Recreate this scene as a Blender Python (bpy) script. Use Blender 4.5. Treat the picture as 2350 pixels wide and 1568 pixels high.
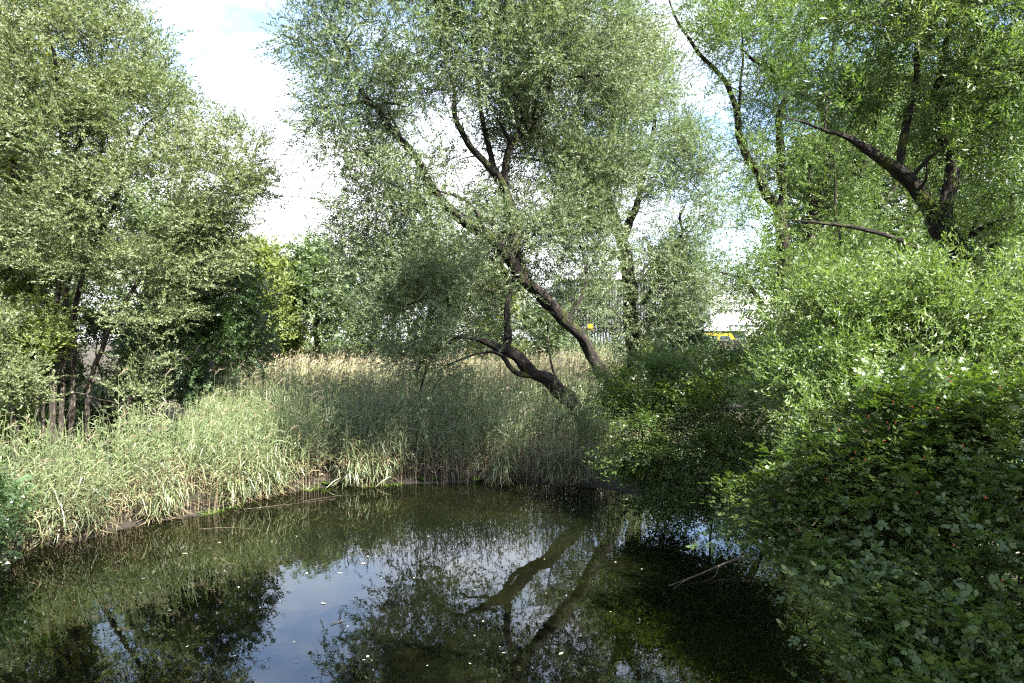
import bpy, math
import numpy as np
from mathutils import Vector, Matrix

# ------------------------------------------------------------------ camera, sky, sun, exposure
for o in list(bpy.data.objects):
    bpy.data.objects.remove(o)
scene = bpy.context.scene
col = scene.collection
H = 4.3                      # eye height above the pond
F = 2350 * 24 / 36.0         # focal length in units of a 2350 px wide picture
cam_d = bpy.data.cameras.new('camera')
cam_d.lens = 24; cam_d.sensor_width = 36; cam_d.clip_start = 0.1; cam_d.clip_end = 6000
cam = bpy.data.objects.new('camera', cam_d); col.objects.link(cam)
cam.location = (0, 0, H); cam.rotation_euler = (math.radians(90), 0, 0)
scene.camera = cam

SUN_EL = math.radians(48)
SUN_AZ = math.radians(135)   # clockwise from the viewing direction (+Y): right of and behind the camera
S = Vector((math.sin(SUN_AZ) * math.cos(SUN_EL), math.cos(SUN_AZ) * math.cos(SUN_EL), math.sin(SUN_EL)))
sun_d = bpy.data.lights.new('sun', 'SUN'); sun_d.energy = 5.0; sun_d.angle = math.radians(0.53); sun_d.color = (1, 0.965, 0.9)
sun = bpy.data.objects.new('sun', sun_d); col.objects.link(sun)
sun.rotation_euler = S.to_track_quat('Z', 'Y').to_euler()

world = bpy.data.worlds.new('World'); scene.world = world; world.use_nodes = True
nt = world.node_tree; nt.nodes.clear()
def N(t, k, **kw):
    n = t.nodes.new(k)
    for a, b in kw.items():
        if hasattr(n, a): setattr(n, a, b)
        else: n.inputs[a].default_value = b
    return n
wo = N(nt, 'ShaderNodeOutputWorld'); bg = N(nt, 'ShaderNodeBackground'); bg.inputs['Strength'].default_value = 0.08
sky = N(nt, 'ShaderNodeTexSky', sky_type='NISHITA', sun_disc=False, sun_elevation=SUN_EL, sun_rotation=SUN_AZ,
        altitude=400, air_density=1.0, dust_density=.7, ozone_density=2.0)
tc = N(nt, 'ShaderNodeTexCoord'); mp = N(nt, 'ShaderNodeMapping'); mp.inputs['Scale'].default_value = (1.0, 1.0, 2.6)
mp.inputs['Location'].default_value = (0.35, 0.1, 0.2)
cn = N(nt, 'ShaderNodeTexNoise'); cn.inputs['Scale'].default_value = 2.1; cn.inputs['Detail'].default_value = 7; cn.inputs['Roughness'].default_value = 0.55
cr = N(nt, 'ShaderNodeValToRGB'); cr.color_ramp.elements[0].position = 0.40; cr.color_ramp.elements[1].position = 0.62; cr.color_ramp.elements[0].color = (.05, .05, .05, 1)
mx = N(nt, 'ShaderNodeMixRGB'); mx.inputs[2].default_value = (4.7, 4.75, 4.95, 1)
nt.links.new(tc.outputs['Generated'], mp.inputs[0]); nt.links.new(mp.outputs[0], cn.inputs['Vector'])
sx = N(nt, 'ShaderNodeSeparateXYZ'); nt.links.new(tc.outputs['Generated'], sx.inputs[0])
mz = N(nt, 'ShaderNodeMath', operation='MULTIPLY_ADD'); mz.inputs[1].default_value = -.75; mz.inputs[2].default_value = .222
ad = N(nt, 'ShaderNodeMath', operation='ADD'); cl = N(nt, 'ShaderNodeMath', operation='MAXIMUM'); cl.inputs[1].default_value = -.10
nt.links.new(sx.outputs[2], mz.inputs[0]); nt.links.new(mz.outputs[0], cl.inputs[0]); nt.links.new(cl.outputs[0], ad.inputs[0]); nt.links.new(cn.outputs[0], ad.inputs[1])
nt.links.new(ad.outputs[0], cr.inputs[0]); nt.links.new(cr.outputs[0], mx.inputs[0])
nt.links.new(sky.outputs[0], mx.inputs[1]); nt.links.new(mx.outputs[0], bg.inputs[0]); nt.links.new(bg.outputs[0], wo.inputs[0])

scene.view_settings.view_transform = 'Standard'; scene.view_settings.look = 'None'
scene.view_settings.gamma = 1; scene.view_settings.use_curve_mapping = False
scene.view_settings.exposure = 2.72
cy = scene.cycles
cy.max_bounces = 4; cy.diffuse_bounces = 2; cy.glossy_bounces = 2; cy.transmission_bounces = 2; cy.transparent_max_bounces = 4
cy.caustics_reflective = False; cy.caustics_refractive = False
cy.use_denoising = False; cy.filter_width = 1.2
cy.sample_clamp_indirect = 6

rng = np.random.default_rng(11)
R = rng.random

def W(px, py, d):            # picture point (2350 px wide) at depth d -> world
    return np.array([(px - 1175) / F * d, d, H - (py - 784) / F * d])
def proj(p):
    p = np.asarray(p); d = np.maximum(p[..., 1], 0.05)
    return p[..., 0] / d * F + 1175, 784 - (p[..., 2] - H) / d * F

def tag(o, label=None, cat=None, group=None, kind=None):
    if label: o['label'] = label
    if cat: o['category'] = cat
    if group: o['group'] = group
    if kind: o['kind'] = kind
    return o
def link(name, data, mat=None, parent=None):
    o = bpy.data.objects.new(name, data); col.objects.link(o)
    if mat is not None and data is not None and not len(data.materials): data.materials.append(mat)
    if parent is not None: o.parent = parent
    return o
def empty(name, loc=(0, 0, 0)):
    o = bpy.data.objects.new(name, None); col.objects.link(o); o.location = loc; o.empty_display_size = .3
    return o

def norm(v): return v / np.maximum(np.linalg.norm(v, axis=-1, keepdims=True), 1e-9)

# value noise ------------------------------------------------------------
_tab = np.random.default_rng(5).random(4096)
def vnoise(p, s=1.0, seed=0):
    p = np.asarray(p, float) * s + seed * 17.3
    i = np.floor(p).astype(int); f = p - i; f = f * f * (3 - 2 * f)
    out = 0
    for a in (0, 1):
        for b in (0, 1):
            for c in (0, 1):
                h = ((i[..., 0] + a) * 73 + (i[..., 1] + b) * 911 + (i[..., 2] + c) * 3571) % 4096
                w = (f[..., 0] if a else 1 - f[..., 0]) * (f[..., 1] if b else 1 - f[..., 1]) * (f[..., 2] if c else 1 - f[..., 2])
                out = out + w * _tab[h]
    return out

# mesh helpers -----------------------------------------------------------
def poly_mesh(name, polys, tint=None, midx=None, smooth=False):
    """polys: list of arrays (n,k,3); tint: matching list of (n,) floats; midx likewise"""
    polys = [np.asarray(p, np.float32) for p in polys if len(p)]
    co = np.concatenate([p.reshape(-1, 3) for p in polys])
    counts = np.concatenate([np.full(len(p), p.shape[1], np.int32) for p in polys])
    me = bpy.data.meshes.new(name)
    me.vertices.add(len(co)); me.vertices.foreach_set('co', co.ravel())
    me.loops.add(len(co)); me.loops.foreach_set('vertex_index', np.arange(len(co), dtype=np.int32))
    me.polygons.add(len(counts))
    st = np.concatenate([[0], np.cumsum(counts)[:-1]]).astype(np.int32)
    me.polygons.foreach_set('loop_start', st)
    if midx is not None:
        me.polygons.foreach_set('material_index', np.concatenate([np.asarray(m, np.int32) for m in midx]))
    if tint is not None:
        a = me.attributes.new('tint', 'FLOAT', 'FACE')
        a.data.foreach_set('value', np.concatenate([np.asarray(t, np.float32) for t in tint]))
    me.update(calc_edges=True)
    return me

def smooth_path(pts, rad, step):
    pts = np.asarray(pts, float); rad = np.asarray(rad, float)
    P = np.vstack([2 * pts[0] - pts[1], pts, 2 * pts[-1] - pts[-2]])
    out, ro = [], []
    for i in range(len(pts) - 1):
        p0, p1, p2, p3 = P[i:i + 4]
        n = max(2, int(np.linalg.norm(p2 - p1) / step))
        for t in np.arange(n) / n:
            out.append(.5 * ((2 * p1) + (p2 - p0) * t + (2 * p0 - 5 * p1 + 4 * p2 - p3) * t * t + (3 * p1 - p0 - 3 * p2 + p3) * t ** 3))
            ro.append(rad[i] * (1 - t) + rad[i + 1] * t)
    out.append(pts[-1]); ro.append(rad[-1])
    return np.array(out), np.array(ro)

def tube_mesh(name, pts, rad, sides=10, lump=0.16, smooth=True, seed=0):
    n = len(pts)
    tan = np.gradient(pts, axis=0); tan = norm(tan)
    ref = np.array([0, -1, 0.15]); u = norm(np.cross(tan, ref)); v = np.cross(tan, u)
    ang = np.arange(sides) / sides * 2 * math.pi
    ring = np.cos(ang)[None, :, None] * u[:, None] + np.sin(ang)[None, :, None] * v[:, None]
    s = np.concatenate([[0], np.cumsum(np.linalg.norm(np.diff(pts, axis=0), axis=1))])
    q = np.stack([np.cos(ang)[None] * 1.1 + 0 * s[:, None], np.sin(ang)[None] * 1.1 + 0 * s[:, None], s[:, None] * 1.3 + 0 * ang[None]], -1)
    rr = rad[:, None] * (1 + lump * 2 * (vnoise(q + seed * 3.7, 1.6) - .5) + lump * (vnoise(q, 4.2, seed) - .5))
    vv = pts[:, None] + ring * rr[..., None]
    bu = np.stack([np.cos(ang)[None] * rr, np.sin(ang)[None] * rr, s[:, None] + 0 * rr], -1).reshape(-1, 3)
    verts = np.vstack([vv.reshape(-1, 3), pts[-1:] + tan[-1:] * rad[-1]])
    bu = np.vstack([bu, [[0, 0, s[-1]]]])
    faces = []
    for i in range(n - 1):
        for j in range(sides):
            k = (j + 1) % sides
            faces.append((i * sides + j, i * sides + k, (i + 1) * sides + k, (i + 1) * sides + j))
    for j in range(sides): faces.append(((n - 1) * sides + j, (n - 1) * sides + (j + 1) % sides, n * sides))
    me = bpy.data.meshes.new(name); me.from_pydata(verts.tolist(), [], faces)
    a = me.attributes.new('bark', 'FLOAT_VECTOR', 'POINT'); a.data.foreach_set('vector', bu.astype(np.float32).ravel())
    if smooth: me.polygons.foreach_set('use_smooth', np.ones(len(faces), bool))
    me.update()
    return me

# ------------------------------------------------------------------ materials
def new_mat(name):
    m = bpy.data.materials.new(name); m.use_nodes = True; t = m.node_tree; t.nodes.clear()
    out = N(t, 'ShaderNodeOutputMaterial'); p = N(t, 'ShaderNodeBsdfPrincipled')
    t.links.new(p.outputs[0], out.inputs[0])
    return m, t, p, out
def ramp(t, stops):
    r = N(t, 'ShaderNodeValToRGB'); e = r.color_ramp.elements
    while len(e) < len(stops): e.new(0.5)
    for i, (p, c) in enumerate(stops): e[i].position = p; e[i].color = (*c, 1)
    return r
def leaf_mat(name, stops, trans=0.35, rough=0.45, spec=0.5, tcol=(1.5, 1.7, 0.5)):
    m, t, p, out = new_mat(name)
    a = N(t, 'ShaderNodeAttribute', attribute_name='tint')
    r = ramp(t, stops); t.links.new(a.outputs['Fac'], r.inputs[0])
    t.links.new(r.outputs[0], p.inputs['Base Color'])
    p.inputs['Roughness'].default_value = rough; p.inputs['Specular IOR Level'].default_value = spec
    tr = N(t, 'ShaderNodeBsdfTranslucent'); mul = N(t, 'ShaderNodeMixRGB', blend_type='MULTIPLY'); mul.inputs[0].default_value = 1
    mul.inputs[2].default_value = (*tcol, 1)
    t.links.new(r.outputs[0], mul.inputs[1]); t.links.new(mul.outputs[0], tr.inputs[0])
    ms = N(t, 'ShaderNodeMixShader'); ms.inputs[0].default_value = trans
    t.links.new(p.outputs[0], ms.inputs[1]); t.links.new(tr.outputs[0], ms.inputs[2]); t.links.new(ms.outputs[0], out.inputs[0])
    return m
M = {}
M['willow'] = leaf_mat('willow_leaf', [(0, (.075, .106, .048)), (.45, (.115, .148, .073)), (.75, (.15, .18, .1)), (1, (.22, .245, .165))], .33, .5, .4, (1.25, 1.45, .75))
M['willow_fresh'] = leaf_mat('willow_leaf_fresh', [(0, (.065, .105, .028)), (.5, (.10, .145, .04)), (.8, (.14, .18, .07)), (1, (.22, .25, .14))], .36, .45, .45, (1.35, 1.55, .65))
M['sallow'] = leaf_mat('sallow_leaf', [(0, (.08, .108, .046)), (.5, (.13, .156, .072)), (.85, (.175, .195, .1)), (1, (.24, .25, .15))], .33, .5, .4, (1.3, 1.5, .7))
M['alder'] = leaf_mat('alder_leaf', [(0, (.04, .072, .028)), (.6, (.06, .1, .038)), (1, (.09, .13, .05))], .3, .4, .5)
M['maple'] = leaf_mat('maple_leaf', [(0, (.11, .145, .045)), (.6, (.16, .19, .06)), (.9, (.21, .22, .07)), (1, (.28, .22, .08))], .4, .55, .35, (1.35, 1.5, .6))
M['yellowing'] = leaf_mat('yellowing_leaf', [(0, (.10, .12, .025)), (.6, (.17, .17, .03)), (.9, (.27, .22, .03)), (1, (.3, .17, .03))], .4, .5, .4)
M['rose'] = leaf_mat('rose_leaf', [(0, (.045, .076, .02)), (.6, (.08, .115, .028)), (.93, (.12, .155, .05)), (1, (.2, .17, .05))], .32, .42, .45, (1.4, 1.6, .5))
M['far'] = leaf_mat('far_leaf', [(0, (.08, .12, .055)), (.6, (.12, .16, .075)), (1, (.17, .2, .09))], .38, .55, .35, (1.3, 1.5, .7))
M['reed_green'] = leaf_mat('reed_green', [(0, (.085, .12, .05)), (.5, (.135, .17, .078)), (.85, (.19, .21, .105)), (1, (.28, .25, .13))], .3, .4, .55, (1.3, 1.5, .7))
M['reed_dry'] = leaf_mat('reed_dry', [(0, (.10, .075, .042)), (.5, (.18, .14, .08)), (1, (.4, .34, .22))], .15, .6, .3, (1.2, 1, .8))
M['plume'] = leaf_mat('reed_plume', [(0, (.2, .155, .11)), (1, (.36, .3, .21))], .3, .8, .2, (1.2, 1, .8))
M['dock'] = leaf_mat('dock_leaf', [(0, (.06, .11, .018)), (1, (.12, .18, .03))], .4, .35, .5)

def bark_mat(name, dark, light, moss=0.35, scale=9):
    m, t, p, out = new_mat(name)
    a = N(t, 'ShaderNodeAttribute', attribute_name='bark'); mp = N(t, 'ShaderNodeMapping'); mp.inputs['Scale'].default_value = (1, 1, .22)
    t.links.new(a.outputs['Vector'], mp.inputs[0])
    v = N(t, 'ShaderNodeTexVoronoi', feature='DISTANCE_TO_EDGE'); v.inputs['Scale'].default_value = scale * 1.6
    n = N(t, 'ShaderNodeTexNoise'); n.inputs['Scale'].default_value = scale * 2; n.inputs['Detail'].default_value = 6
    t.links.new(mp.outputs[0], n.inputs['Vector'])
    wm = N(t, 'ShaderNodeMixRGB'); wm.inputs[0].default_value = .12; t.links.new(mp.outputs[0], wm.inputs[1]); t.links.new(n.outputs['Color'], wm.inputs[2])
    t.links.new(wm.outputs[0], v.inputs['Vector'])
    r = ramp(t, [(0, tuple(c * .45 for c in dark)), (.12, dark), (.5, light)]); t.links.new(v.outputs['Distance'], r.inputs[0])
    tcn = N(t, 'ShaderNodeTexCoord'); n2 = N(t, 'ShaderNodeTexNoise'); n2.inputs['Scale'].default_value = 2.3; n2.inputs['Detail'].default_value = 5
    t.links.new(tcn.outputs['Object'], n2.inputs['Vector'])
    mr = ramp(t, [(.5 + .1 * (1 - moss), (0, 0, 0)), (.62 + .12 * (1 - moss), (1, 1, 1))]); t.links.new(n2.outputs[0], mr.inputs[0])
    mm = N(t, 'ShaderNodeMixRGB'); mm.inputs[2].default_value = (.06, .075, .012, 1)
    fm = N(t, 'ShaderNodeMath', operation='MULTIPLY'); fm.inputs[1].default_value = min(1, moss * 1.6)
    t.links.new(mr.outputs[0], fm.inputs[0]); t.links.new(fm.outputs[0], mm.inputs[0])
    t.links.new(r.outputs[0], mm.inputs[1]); t.links.new(mm.outputs[0], p.inputs['Base Color'])
    p.inputs['Roughness'].default_value = .9; p.inputs['Specular IOR Level'].default_value = .2
    b = N(t, 'ShaderNodeBump'); b.inputs['Strength'].default_value = .9; b.inputs['Distance'].default_value = .03
    rr = ramp(t, [(0, (0, 0, 0)), (.25, (1, 1, 1))]); t.links.new(v.outputs['Distance'], rr.inputs[0])
    t.links.new(rr.outputs[0], b.inputs['Height']); t.links.new(b.outputs[0], p.inputs['Normal'])
    return m
M['bark'] = bark_mat('willow_bark', (.018, .014, .011), (.055, .044, .034), .5)
M['bark_grey'] = bark_mat('alder_bark', (.05, .042, .033), (.14, .118, .092), .25)
M['bark_twig'] = bark_mat('twig_bark', (.05, .038, .025), (.12, .095, .065), .1)
M['dead'] = bark_mat('dead_wood', (.14, .11, .08), (.27, .23, .18), .0)

def plain(name, c, rough=.7, spec=.4, noise=0.0, scale=6.0, metal=0):
    m, t, p, out = new_mat(name)
    p.inputs['Roughness'].default_value = rough; p.inputs['Specular IOR Level'].default_value = spec; p.inputs['Metallic'].default_value = metal
    if noise:
        tcn = N(t, 'ShaderNodeTexCoord'); n = N(t, 'ShaderNodeTexNoise'); n.inputs['Scale'].default_value = scale; n.inputs['Detail'].default_value = 5
        t.links.new(tcn.outputs['Object'], n.inputs['Vector'])
        r = ramp(t, [(.3, tuple(x * (1 - noise) for x in c)), (.7, tuple(min(1, x * (1 + noise)) for x in c))])
        t.links.new(n.outputs[0], r.inputs[0]); t.links.new(r.outputs[0], p.inputs['Base Color'])
    else: p.inputs['Base Color'].default_value = (*c, 1)
    return m

# ------------------------------------------------------------------ pond outline, ground, water
shore_px = [(40, 1262), (180, 1238), (340, 1200), (470, 1182), (540, 1157), (640, 1133), (760, 1116), (830, 1114), (950, 1110), (1100, 1107), (1290, 1110)]
def on_water(px, py): d = F * H / (py - 784); return ((px - 1175) / F * d, d)
shore = [(-14.0, -12.0), (-14.5, 4.0), (-13.2, 9.5), (-11.6, 12.6)] + [on_water(*p) for p in shore_px] + \
        [(2.7, 19.9), (4.2, 18.4), (6.0, 16.2), (7.0, 13.2), (7.3, 9.5), (7.2, 6.0), (7.0, 2.0), (6.8, -12.0)]
shore = np.array(shore)
def pond_dist(x, y):        # >0 outside the pond, <0 in it
    x = np.asarray(x, float); y = np.asarray(y, float)
    best = np.full(x.shape, 1e9); inside = np.zeros(x.shape, bool)
    n = len(shore)
    for i in range(n):
        a = shore[i]; b = shore[(i + 1) % n]; ab = b - a
        t = np.clip(((x - a[0]) * ab[0] + (y - a[1]) * ab[1]) / (ab @ ab), 0, 1)
        best = np.minimum(best, np.hypot(x - a[0] - t * ab[0], y - a[1] - t * ab[1]))
        c = ((a[1] > y) != (b[1] > y))
        xi = (b[0] - a[0]) * (y - a[1]) / (b[1] - a[1] + 1e-12) + a[0]
        inside ^= c & (x < xi)
    w = vnoise(np.stack([x, y, 0 * x], -1), .9, 2) * .6 + vnoise(np.stack([x, y, 0 * x], -1), 2.6, 6) * .4
    return np.where(inside, -best, best) + .7 * (w - .5)
def sst(a, b, x): t = np.clip((x - a) / (b - a), 0, 1); return t * t * (3 - 2 * t)
def gz(x, y):
    x = np.asarray(x, float); y = np.asarray(y, float)
    d = pond_dist(x, y)
    z = np.where(d > 0, np.maximum(.16 * sst(-.1, .8, d), .004) , -.004 - 1.1 * sst(0, 2.2, -d))
    out = np.maximum(d, 0)
    z = z + sst(4.2, 9.5, x) * sst(24, 17, y) * sst(0, 4, out) * 1.0
    z = z + sst(8, 16, x) * sst(18, 40, y) * 1.2
    z = z + sst(50, 72, y) * 1.6 + sst(2, 14, x) * sst(46, 72, y) * 1.5
    z = z + sst(-9, -16, x) * sst(14, 24, y) * .5
    p = np.stack([x, y, 0 * x], -1)
    return z + np.where(d > .5, .10 * (vnoise(p, .9) - .5) + .25 * (vnoise(p, .22, 3) - .5) * sst(2, 8, out), 0)

gx = np.concatenate([[-2500, -900, -400, -200, -120], np.arange(-80, -18, 3.0), np.arange(-18, 14, .4), np.arange(14, 80, 3.0), [90, 120, 200, 400, 900, 2500]])
gy = np.concatenate([[-2500, -600, -150, -60], np.arange(-30, 5, 3.0), np.arange(5, 30, .4), np.arange(30, 90, 2.0), [95, 120, 160, 250, 500, 1000, 2500]])
GX, GY = np.meshgrid(gx, gy); GZ = gz(GX, GY)
nx, ny = len(gx), len(gy)
idx = np.arange(nx * ny).reshape(ny, nx)
gf = np.stack([idx[:-1, :-1], idx[:-1, 1:], idx[1:, 1:], idx[1:, :-1]], -1).reshape(-1, 4)
gme = bpy.data.meshes.new('ground'); gme.from_pydata(np.stack([GX, GY, GZ], -1).reshape(-1, 3).tolist(), [], gf.tolist())
gme.polygons.foreach_set('use_smooth', np.ones(len(gf), bool))
m, t, p, out = new_mat('bank_soil')
tcn = N(t, 'ShaderNodeTexCoord'); n1 = N(t, 'ShaderNodeTexNoise'); n1.inputs['Scale'].default_value = .7; n1.inputs['Detail'].default_value = 8
n2 = N(t, 'ShaderNodeTexNoise'); n2.inputs['Scale'].default_value = 14; n2.inputs['Detail'].default_value = 6
t.links.new(tcn.outputs['Object'], n1.inputs['Vector']); t.links.new(tcn.outputs['Object'], n2.inputs['Vector'])
r1 = ramp(t, [(.35, (.022, .017, .01)), (.55, (.038, .029, .017)), (.7, (.03, .038, .012))]); t.links.new(n1.outputs[0], r1.inputs[0])
r2 = ramp(t, [(.3, (.5, .5, .5)), (.75, (1.6, 1.5, 1.3))]); t.links.new(n2.outputs[0], r2.inputs[0])
mm = N(t, 'ShaderNodeMixRGB', blend_type='MULTIPLY'); mm.inputs[0].default_value = 1
t.links.new(r1.outputs[0], mm.inputs[1]); t.links.new(r2.outputs[0], mm.inputs[2]); gp_ = N(t, 'ShaderNodeNewGeometry'); sz_ = N(t, 'ShaderNodeSeparateXYZ'); t.links.new(gp_.outputs['Position'], sz_.inputs[0])
wr = ramp(t, [(.0, (.25, .25, .22)), (.13, (1, 1, 1))]); t.links.new(sz_.outputs[2], wr.inputs[0])
wm2 = N(t, 'ShaderNodeMixRGB', blend_type='MULTIPLY'); wm2.inputs[0].default_value = 1; t.links.new(mm.outputs[0], wm2.inputs[1]); t.links.new(wr.outputs[0], wm2.inputs[2])
t.links.new(wm2.outputs[0], p.inputs['Base Color'])
p.inputs['Roughness'].default_value = .95
b = N(t, 'ShaderNodeBump'); b.inputs['Strength'].default_value = .6; b.inputs['Distance'].default_value = .06
t.links.new(n2.outputs[0], b.inputs['Height']); t.links.new(b.outputs[0], p.inputs['Normal'])
ground = link('ground', gme, m); tag(ground, kind='structure', label='dark muddy ground around the pond and under the trees')

# water: clear-topped murky pond, olive silt in suspension, faint ripples
wv = [(-16, -14, 0), (9, -14, 0), (9, 24, 0), (-16, 24, 0)]
wme = bpy.data.meshes.new('pond_water'); wme.from_pydata(wv, [], [(0, 1, 2, 3)])
m, t, p, out = new_mat('pond_water')
p.inputs['Roughness'].default_value = .012; p.inputs['IOR'].default_value = 1.72; p.inputs['Specular IOR Level'].default_value = .5
tcn = N(t, 'ShaderNodeTexCoord'); n1 = N(t, 'ShaderNodeTexNoise'); n1.inputs['Scale'].default_value = .55; n1.inputs['Detail'].default_value = 6
t.links.new(tcn.outputs['Object'], n1.inputs['Vector'])
r1 = ramp(t, [(.32, (.0018, .0023, .001)), (.55, (.0036, .0042, .0016)), (.76, (.0072, .0075, .0022))]); t.links.new(n1.outputs[0], r1.inputs[0])
t.links.new(r1.outputs[0], p.inputs['Base Color'])
mp = N(t, 'ShaderNodeMapping'); mp.inputs['Scale'].default_value = (1, .55, 1)
nw = N(t, 'ShaderNodeTexNoise'); nw.inputs['Scale'].default_value = 2.6; nw.inputs['Detail'].default_value = 3
t.links.new(tcn.outputs['Object'], mp.inputs[0]); t.links.new(mp.outputs[0], nw.inputs['Vector'])
b = N(t, 'ShaderNodeBump'); b.inputs['Strength'].default_value = .045; b.inputs['Distance'].default_value = .05
t.links.new(nw.outputs[0], b.inputs['Height']); t.links.new(b.outputs[0], p.inputs['Normal'])
water = link('pond_water', wme, m); tag(water, kind='structure', label='still murky pond mirroring trees and sky')

# ------------------------------------------------------------------ plants: shoots, growth, trees
def frame_leaf(p, d, nrm, l, w, k):
    b = norm(np.cross(nrm, d))
    if k == 3: return np.stack([p, p + d * l * .5 + b * w, p + d * l])
    if k == 4: return np.stack([p, p + d * l * .45 + b * w * .5, p + d * l, p + d * l * .45 - b * w * .5])
    if k == 6: return np.stack([p, p + d * l * .28 + b * w * .46, p + d * l * .7 + b * w * .38, p + d * l, p + d * l * .7 - b * w * .38, p + d * l * .28 - b * w * .46])
def shoot(spec, g):
    """one leafy shoot along +X with +Z up, as (n,k,3) leaf polygons"""
    L = spec['L']; n = spec['n']; k = spec['k']; out = []
    if spec.get('compound'):
        for i in range(n):
            tt = (i + .4) / n; side = 1 if i % 2 else -1
            p0 = np.array([tt * L, 0, -.12 * L * tt * tt])
            a = math.radians(g.uniform(45, 75)); rd = norm(np.array([math.cos(a), side * math.sin(a), g.normal(0, .15)]))
            rl = spec['l'] * 2.6 * g.uniform(.8, 1.15)
            up = norm(np.array([0, 0, 1]) + g.normal(0, .25, 3))
            perp = norm(np.cross(up, rd))
            for q, (f, sd) in enumerate([(.4, 1), (.4, -1), (.72, 1), (.72, -1), (1, 0)]):
                if k == 3 and q in (0, 3) : continue
                dd = norm(rd * (.55 if sd else 1) + perp * sd * .8 + g.normal(0, .12, 3))
                out.append(frame_leaf(p0 + rd * rl * f * .75, dd, norm(up + g.normal(0, .3, 3)), spec['l'] * g.uniform(.8, 1.2), spec['w'] * g.uniform(.85, 1.15), k))
        return np.array(out)
    for i in range(n):
        tt = (i + .5) / n
        p0 = np.array([tt * L, .05 * L * math.sin(3 * tt), -spec.get('droop', .15) * L * tt * tt])
        if spec.get('flat'):
            side = 1 if i % 2 else -1
            a = math.radians(g.uniform(35, 70)); d = norm(np.array([math.cos(a), side * math.sin(a), g.normal(-.1, .2)]))
            nr = norm(np.array([0, 0, 1]) + g.normal(0, spec['flat'], 3))
        else:
            ph = i * 2.4 + g.normal(0, .4); a = math.radians(g.uniform(25, 65) * (1 - .4 * tt))
            d = norm(np.array([math.cos(a), math.sin(a) * math.cos(ph), math.sin(a) * math.sin(ph) - spec.get('hang', .12)]))
            nr = norm(g.normal(0, 1, 3) + np.array([0, 0, .8]))
        out.append(frame_leaf(p0, d, nr, spec['l'] * g.uniform(.7, 1.2), spec['w'] * g.uniform(.8, 1.2), k))
    return np.array(out)

SPEC = {
 'willow':  dict(L=.8, n=22, l=.125, w=.034, k=3, droop=.15),
 'willow_near': dict(L=.6, n=18, l=.115, w=.028, k=3, droop=.2),
 'willow_shrub': dict(L=.5, n=16, l=.10, w=.030, k=3, droop=.2),
 'sallow': dict(L=.6, n=20, l=.095, w=.038, k=3, droop=.1),
 'round': dict(L=.5, n=14, l=.09, w=.062, k=3, flat=.45),
 'round_mid': dict(L=.7, n=12, l=.16, w=.10, k=3, flat=.5),
 'far': dict(L=1.3, n=12, l=.34, w=.17, k=3, flat=.8),
 'rose': dict(L=.48, n=5, l=.06, w=.042, k=4, compound=1),
 'rose_far': dict(L=.5, n=7, l=.06, w=.044, k=3, compound=1),
}
def scatter_shoots(spec, pos, dirs, scale, g, tint0, roll=.6):
    """place leafy shoots at pos pointing along dirs: returns leaf polygons and tints"""
    n = len(pos); V = 7
    var = g.integers(0, V, n); polys, tints = [], []
    x = norm(dirs); up = np.array([0, 0, 1.0]) + g.normal(0, roll, (n, 3))
    y = norm(np.cross(up, x)); z = np.cross(x, y)
    Rm = np.stack([x, y, z], -1) * scale[:, None, None]
    for v in range(V):
        T = shoot(spec, g); s = np.where(var == v)[0]
        if not len(s): continue
        P = np.einsum('nij,lkj->nlki', Rm[s], T) + pos[s][:, None, None, :]
        polys.append(P.reshape(-1, T.shape[1], 3))
        tt = tint0[s][:, None] + g.normal(0, .13, (len(s), len(T)))
        tints.append(np.clip(tt, 0, 1).ravel())
    return polys, tints

def ell_points(ells, n, g, shell=.45, gap=.0, gs=.5, seed=0):
    """attractor points in a union of ellipsoids given as (centre, radii, weight)"""
    vol = np.array([e[1][0] * e[1][1] * e[1][2] * (e[2] if len(e) > 2 else 1) for e in ells]); vol = vol ** .85
    cnt = np.maximum(3, (vol / vol.sum() * n).astype(int)); P, C = [], []
    for e, c in zip(ells, cnt):
        k = 0
        while k < c:
            u = norm(g.normal(0, 1, (c * 2, 3))); r = g.random((c * 2, 1)) ** (1 / 3 * (1 - shell))
            q = np.array(e[0]) + u * r * np.array(e[1]) * (1 + .22 * (vnoise(u + np.array(e[0]), 1.7) - .5))[:, None]
            q = q[vnoise(q, gs, seed) * .65 + vnoise(q, gs * 2.3, seed + 4) * .35 > gap][:c - k]
            if not len(q): break
            P.append(q); C.append(np.tile(np.array(e[0]), (len(q), 1))); k += len(q)
    return np.vstack(P), np.vstack(C)

def grow(att, nodes, g, step=.45, bow=.08):
    """join each attractor to the nearest wood already grown; returns node array, parents, tip index of each attractor"""
    cap = len(nodes) + int(len(att) * 14) + 100
    X = np.zeros((cap, 3)); X[:len(nodes)] = nodes; par = np.full(cap, -1); m = len(nodes)
    d0 = np.array([np.min(((nodes - a) ** 2).sum(1)) for a in att]); tip = np.zeros(len(att), int)
    for i in np.argsort(d0):
        a = att[i]; df = X[:m] - a
        c = (df ** 2).sum(1) + 1.2 * np.maximum(df[:, 2], 0) ** 2
        j = int(np.argmin(c)); p = X[j]; L = np.linalg.norm(a - p)
        k = min(9, max(1, int(L / step))); prev = j
        bend = np.array([0, 0, bow * L]) + g.normal(0, .05 * L, 3)
        for s in range(1, k + 1):
            f = s / k
            if m >= cap: break
            X[m] = p + (a - p) * f + bend * math.sin(math.pi * f) + (g.normal(0, .03, 3) if s < k else 0)
            par[m] = prev; prev = m; m += 1
        tip[i] = prev
    return X[:m], par[:m], tip

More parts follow.
